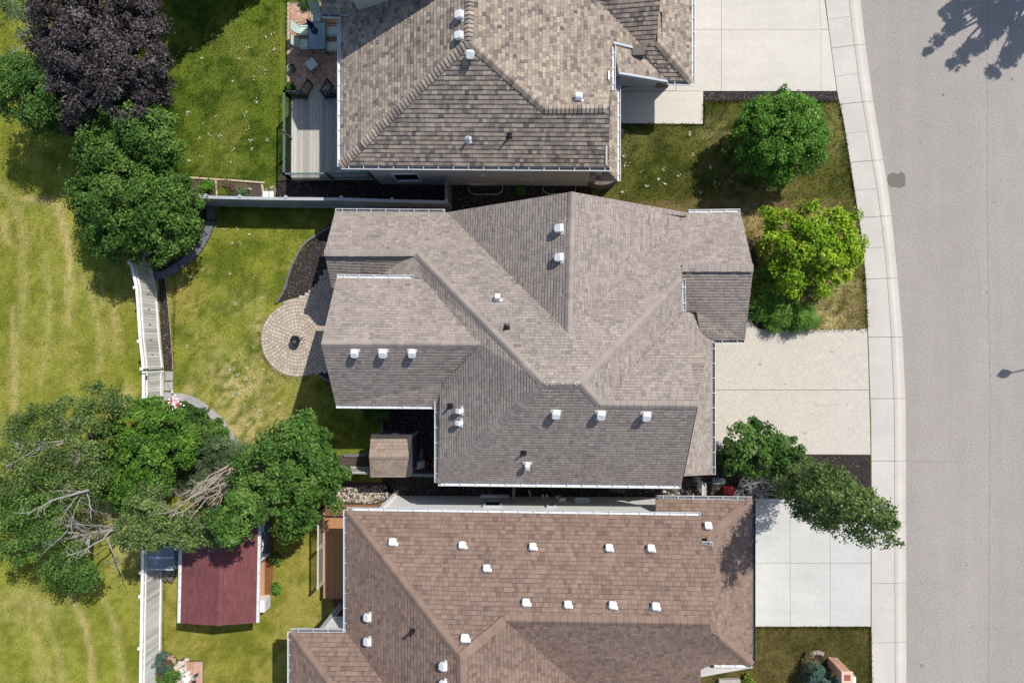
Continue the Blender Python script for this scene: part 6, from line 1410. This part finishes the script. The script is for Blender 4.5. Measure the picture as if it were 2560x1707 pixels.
tree('mugo_pine', 'dark blue green pine shrub below the curved pale slabs', 'shrub', (560, 1140), [(500, 1140, 1.0, .6, .45), (545, 1130, 1.0, .65, .5), (590, 1125, .8, .55, .45), (620, 1135, .7, .45, .4), (470, 1150, .9, .4, .35), (570, 1160, .8, .5, .4), (600, 1172, .7, .5, .4), (520, 1192, .6, .5, .4), (478, 1212, .6, .5, .4), (552, 1212, .6, .5, .4), (500, 1235, .6, .5, .4)], L_GREY, leaf=(.16, .035), clump=.26, cd=8, lpc=70, r=.05, needle=True)
t11 = thing('clump_birch', 'tall many stemmed tree with tan bare stems leaning down left over the maroon shed', 'tree', W(618, 1152)); rs = random.Random(21); o0 = W(618, 1152)
ends = [(430, 1262, 5.8), (450, 1240, 5.2), (440, 1285, 6.0), (470, 1268, 5.4), (500, 1245, 4.6), (425, 1300, 6.2), (480, 1290, 5.6), (520, 1262, 4.6), (460, 1225, 4.4), (550, 1345, 5.6), (525, 1330, 5.6), (560, 1305, 4.8), (435, 1272, 6.0), (410, 1285, 6.2), (455, 1255, 5.6), (475, 1235, 5.0), (490, 1255, 5.2)]
M_STEM = mat('bark_tan', (.36, .31, .25, 1), .9, 12, .25)
for k, q in enumerate(ends): limb(o0+Vector((rs.uniform(-.2, .15), rs.uniform(-.2, .2), 0)), W(*q), .055, .014, M_STEM, t11, 'stem', bend=.07, seg=9, twigs=7, twl=.6, rs=rs)
B = []
for q in [(360, 1290, 5.6, .8), (410, 1310, 5.6, .75), (330, 1320, 5.8, .7), (450, 1325, 5.0, .65), (385, 1260, 5.4, .7), (490, 1335, 4.6, .55), (360, 1255, 5.0, .55), (500, 1310, 4.6, .55), (330, 1350, 5.6, .35), (420, 1335, 5.4, .45), (470, 1345, 5.0, .4), (385, 1345, 5.4, .5), (535, 1340, 4.2, .4)]:
    c = W(q[0], q[1], q[2]); B.append(((c.x, c.y, c.z), (q[3], q[3], q[3]*.85)))
crown_mesh('crown', B, L_POPLAR, t11, leaf=(.13, .085), clump=.3, cd=4.4, lpc=60, spread=.7)
def twiggy(name, label, base, blobs, lines, m, seed, **kw):
    t = tree(name, label, 'tree', base, blobs, m, bark=M_BARKW, r=.08, **kw); r_ = random.Random(seed)
    for a, b, z0, z1, w in lines: limb(W(*a, z0), W(*b, z1), w, w*.35, M_BARKW, t, bend=.08, seg=7, twigs=9, twl=.55, rs=r_)
    return t
twiggy('aspen_tree', 'loose grey green aspen with pale branches at the left edge', (330, 1135), [(240, 1005, 4.2, .8), (180, 1040, 4.4, .9), (110, 1060, 4.6, .85), (60, 1090, 4.6, .8), (215, 1080, 4.3, .8), (140, 1110, 4.6, .85), (30, 1130, 4.6, .7), (80, 1160, 4.6, .75), (200, 1140, 4.2, .75), (15, 1200, 4.4, .6), (150, 1180, 4.4, .7), (230, 1190, 3.8, .6), (280, 1010, 3.6, .6), (60, 1230, 4.2, .5), (210, 1235, 3.8, .55)],
       [((165, 1100), (30, 1105), 4.8, 5.2, .03), ((160, 1105), (90, 1125), 4.8, 5.3, .03), ((165, 1090), (150, 1040), 4.6, 5.0, .02), ((195, 1120), (200, 1150), 4.4, 5, .02), ((100, 1120), (15, 1165), 5.0, 5.4, .02)], L_POPLAR, 41, leaf=(.12, .07), clump=.38, cd=3.8, lpc=62, spread=.8, hole=.06)
twiggy('aspen_tree', 'lower aspen with long white dead limbs over the park grass', (300, 1320), [(40, 1230, 4.0, .7), (100, 1215, 4.2, .75), (20, 1290, 4.0, .7), (90, 1280, 4.0, .75), (30, 1345, 3.6, .65), (110, 1330, 3.6, .7), (160, 1250, 3.8, .55), (60, 1375, 3.4, .5), (10, 1395, 3.2, .45), (170, 1420, 3.0, .75), (215, 1440, 2.8, .5), (130, 1440, 2.8, .5), (190, 1385, 2.8, .4), (180, 1460, 2.6, .4)],
       [((222, 1225), (70, 1285), 4.4, 5.0, .055), ((215, 1228), (228, 1300), 4.2, 4.4, .03), ((200, 1235), (150, 1300), 4.2, 4.6, .025), ((205, 1240), (180, 1330), 4.0, 4.4, .02), ((290, 1318), (165, 1390), 2.2, 4.0, .045), ((262, 1335), (303, 1430), 2.4, 3.4, .035), ((285, 1318), (180, 1310), 2.4, 4.0, .03), ((258, 1330), (200, 1350), 2.4, 3.8, .02), ((170, 1325), (110, 1380), 3.6, 4.2, .02), ((220, 1230), (140, 1225), 4.3, 4.8, .02)], L_MID, 43, leaf=(.13, .08), clump=.36, cd=4.4, lpc=66, spread=.75, hole=.02)
db = thing('dead_brush', 'tangle of bare brown brush under the trees at the lower left', 'brush', W(300, 1290)); rs = random.Random(8)
for k in range(14): a = W(rs.uniform(240, 330), rs.uniform(1250, 1330)); limb(a, a+Vector((rs.uniform(-1, 1), rs.uniform(-1, 1), rs.uniform(.5, 1.3))), .018, .007, M_TWIG, db, bend=.2, seg=5, twigs=6, twl=.4, rs=rs)
# trees outside the picture whose shadows fall into it
def spire(x, y, z0, z1, r): return [gp(x, y, z0+(z1-z0)*t)+(r*(1.1-.55*t), r*1.1) for t in (0, .25, .5, .75, 1)]
tree('shade_tree', 'tall leafy tree across the road casting the shadow on the asphalt', 'tree', (2680, -150), spire(2560, -112, 4, 7.6, .26)+spire(2634, -84, 4, 7.8, .42)+spire(2662, -100, 4, 7.6, .36)+spire(2748, -82, 4, 8.0, .42)+spire(2790, -110, 4, 8.0, .5)+spire(2720, -225, 3.5, 8, .8)+spire(2630, -222, 3.5, 8, .6)+spire(2840, -190, 3.5, 8.5, .9), L_MID, leaf=(.22, .15), clump=.26, cd=5, lpc=45, r=.18)
tree('shade_tree', 'tall leafy tree beyond the upper house yard casting the shadow on its lawn', 'tree', (610, -150), spire(590, -20, 3, 5.6, .62)+spire(560, -70, 3, 6.0, .6)+spire(640, -80, 3, 6.2, .7)+spire(700, -110, 3, 6.2, .6)+spire(520, -60, 2.5, 5, .5)+spire(655, -150, 3, 6.4, .8)+spire(575, -130, 3, 6, .7), L_MID, leaf=(.26, .16), clump=.36, cd=3.4, lpc=50, r=.15)

# ------------------------------------------------------------------ small plants
def shrub(label, base, r, z, m, name='shrub', needle=False, cat='shrub', **kw):
    bl = [(base[0], base[1], z, r, z*.9)]+[(base[0]+random.uniform(-r, r)*28, base[1]+random.uniform(-r, r)*28, z*.8, r*.6, z*.6) for _ in range(3)]
    return tree(name, label, cat, base, bl, m, r=.02, zmin=.03, needle=needle, **{**dict(leaf=(.1, .06), clump=.18, cd=10, lpc=50), **kw})
shrub('glossy green clump in the left half of the vegetable bed', (518, 467), .26, .25, L_BRIGHT, 'bedding_plant', cat='plant')
shrub('sparse olive seedlings beside the timber divider of the vegetable bed', (565, 468), .38, .14, L_DRY, 'bedding_plant', cat='plant', hole=.4)
shrub('yellow leaved plant by the blue grey fence in the vegetable bed', (562, 486), .2, .2, L_YEL, 'bedding_plant', cat='plant')
shrub('yellow green plants around the bamboo rack', (600, 480), .28, .2, L_PALE, 'bedding_plant', cat='plant', hole=.2)
shrub('grey green weeds along the blue grey fence under the bamboo rack', (612, 494), .3, .15, L_GREY, 'bedding_plant', cat='plant')
shrub('dry weeds at the left end of the vegetable bed', (470, 490), .3, .15, L_DRY, 'bedding_plant', cat='plant', hole=.3)
shrub('dark green leafy shrub in the shade under the gable gutter', (930, 1032), .42, .3, L_DEEP, 'hosta_shrub')
shrub('dark green shrub at the corner of the lava rock and the gable gutter', (965, 1028), .35, .28, L_DEEP, 'hosta_shrub')
shrub('tiny bright green plant in the shaded side yard', (1300, 476), .14, .12, L_BRIGHT, 'fern_plant', cat='plant')
shrub('blue green dwarf spruce at the white fence in the lower left bed', (400, 1656), .42, .5, L_BLUE, 'dwarf_spruce', True, leaf=(.14, .03))
shrub('bushy deep green perennial at the lower left picture edge', (418, 1692), .48, .35, L_DEEP, 'perennial', cat='plant')
shrub('straw coloured grass tuft between the dwarf spruce and the perennial', (400, 1680), .24, .3, L_DRY, 'ornamental_grass', True, cat='plant', leaf=(.2, .025))
shrub('blue green spruce shrub behind the brick pillar', (2040, 1690), .5, .7, L_BLUE, 'dwarf_spruce', True, leaf=(.15, .03))
shrub('small teal blue spruce shrub below the brick pillar', (2075, 1705), .35, .5, L_BLUE, 'dwarf_spruce', True, leaf=(.15, .03))
shrub('brown and orange flowering plants inside the grey brick edging', (2028, 1655), .34, .2, L_DRY, 'flower_patch', cat='plant')
shrub('bright yellow green hosta at the bottom picture edge', (1878, 1712), .42, .25, L_YEL, 'hosta_plant', cat='plant', leaf=(.18, .09))
shrub('low green border plants along the red mulch of the maroon shed', (690, 1470), .22, .15, L_BRIGHT, 'bedding_plant', cat='plant')
shrub('dark ferns along the red mulch under the round tree', (690, 1400), .22, .15, L_DEEP, 'bedding_plant', cat='plant')
shrub('sparse green plant in the corner of the brick patio by the deck', (727, 218), .22, .2, L_DEEP, 'bedding_plant', cat='plant')
shrub('flowering plants at the top edge of the brick patio', (765, 2), .35, .2, L_MID, 'bedding_plant', cat='plant')
shrub('purple green plant in the corner beside the front path', (1548, 330), .25, .3, L_PURPLE, 'bedding_plant', cat='plant')
# potted red and white flowers
p = W(451, 1010); fp = thing('flower_pot', 'red pot of red and white flowers beside the curved pale slabs', 'flower pot', p)
b = MB(); b.lathe(p, [(.13, 0), (.20, .26), (.22, .30), (.19, .30), (.17, .22)], 16); b.build('pot', mat('red_glaze', alb(146, 26, 40), .3, spec=.6), fp)
v = []; t = []
for k in range(120):
    q = p+Vector((random.gauss(0, .13), random.gauss(.08, .15), .36+random.uniform(0, .22))); s = .055; a = random.uniform(0, 6.3)
    c = .0 if random.random() < .4 else 1.0
    v += [tuple(q+Vector((math.cos(a+i*1.571), math.sin(a+i*1.571), random.uniform(-.2, .5)))*s) for i in range(4)]; t.append(c)
npmesh('blossom', np.array(v), 4, t, mat('petal', None, .7, ramp=[(0, (.42, .03, .05, 1)), (.5, (.55, .25, .27, 1)), (1, (.8, .78, .78, 1))]), fp)
crown_mesh('leaves', [((p.x, p.y+.05, .36), (.17, .17, .1))], L_DEEP, fp, leaf=(.08, .05), clump=.08, cd=30, lpc=12)
# low stone planter at the bottom edge
p = W(1822, 1703); o = thing('stone_planter', 'grey concrete planter edge at the bottom picture border', 'planter', p); b = MB(); b.prism([W2(1795, 1694), W2(1848, 1693), W2(1852, 1735), W2(1793, 1735)], 0, .22, bevel=.02); b.build('rim', mat('planter_stone', alb(186, 178, 168), .9, 8, .15), o); b = MB(); b.prism([W2(1803, 1702), W2(1840, 1702), W2(1843, 1730), W2(1801, 1730)], .2, .235); b.build('soil', M_SOIL, o)
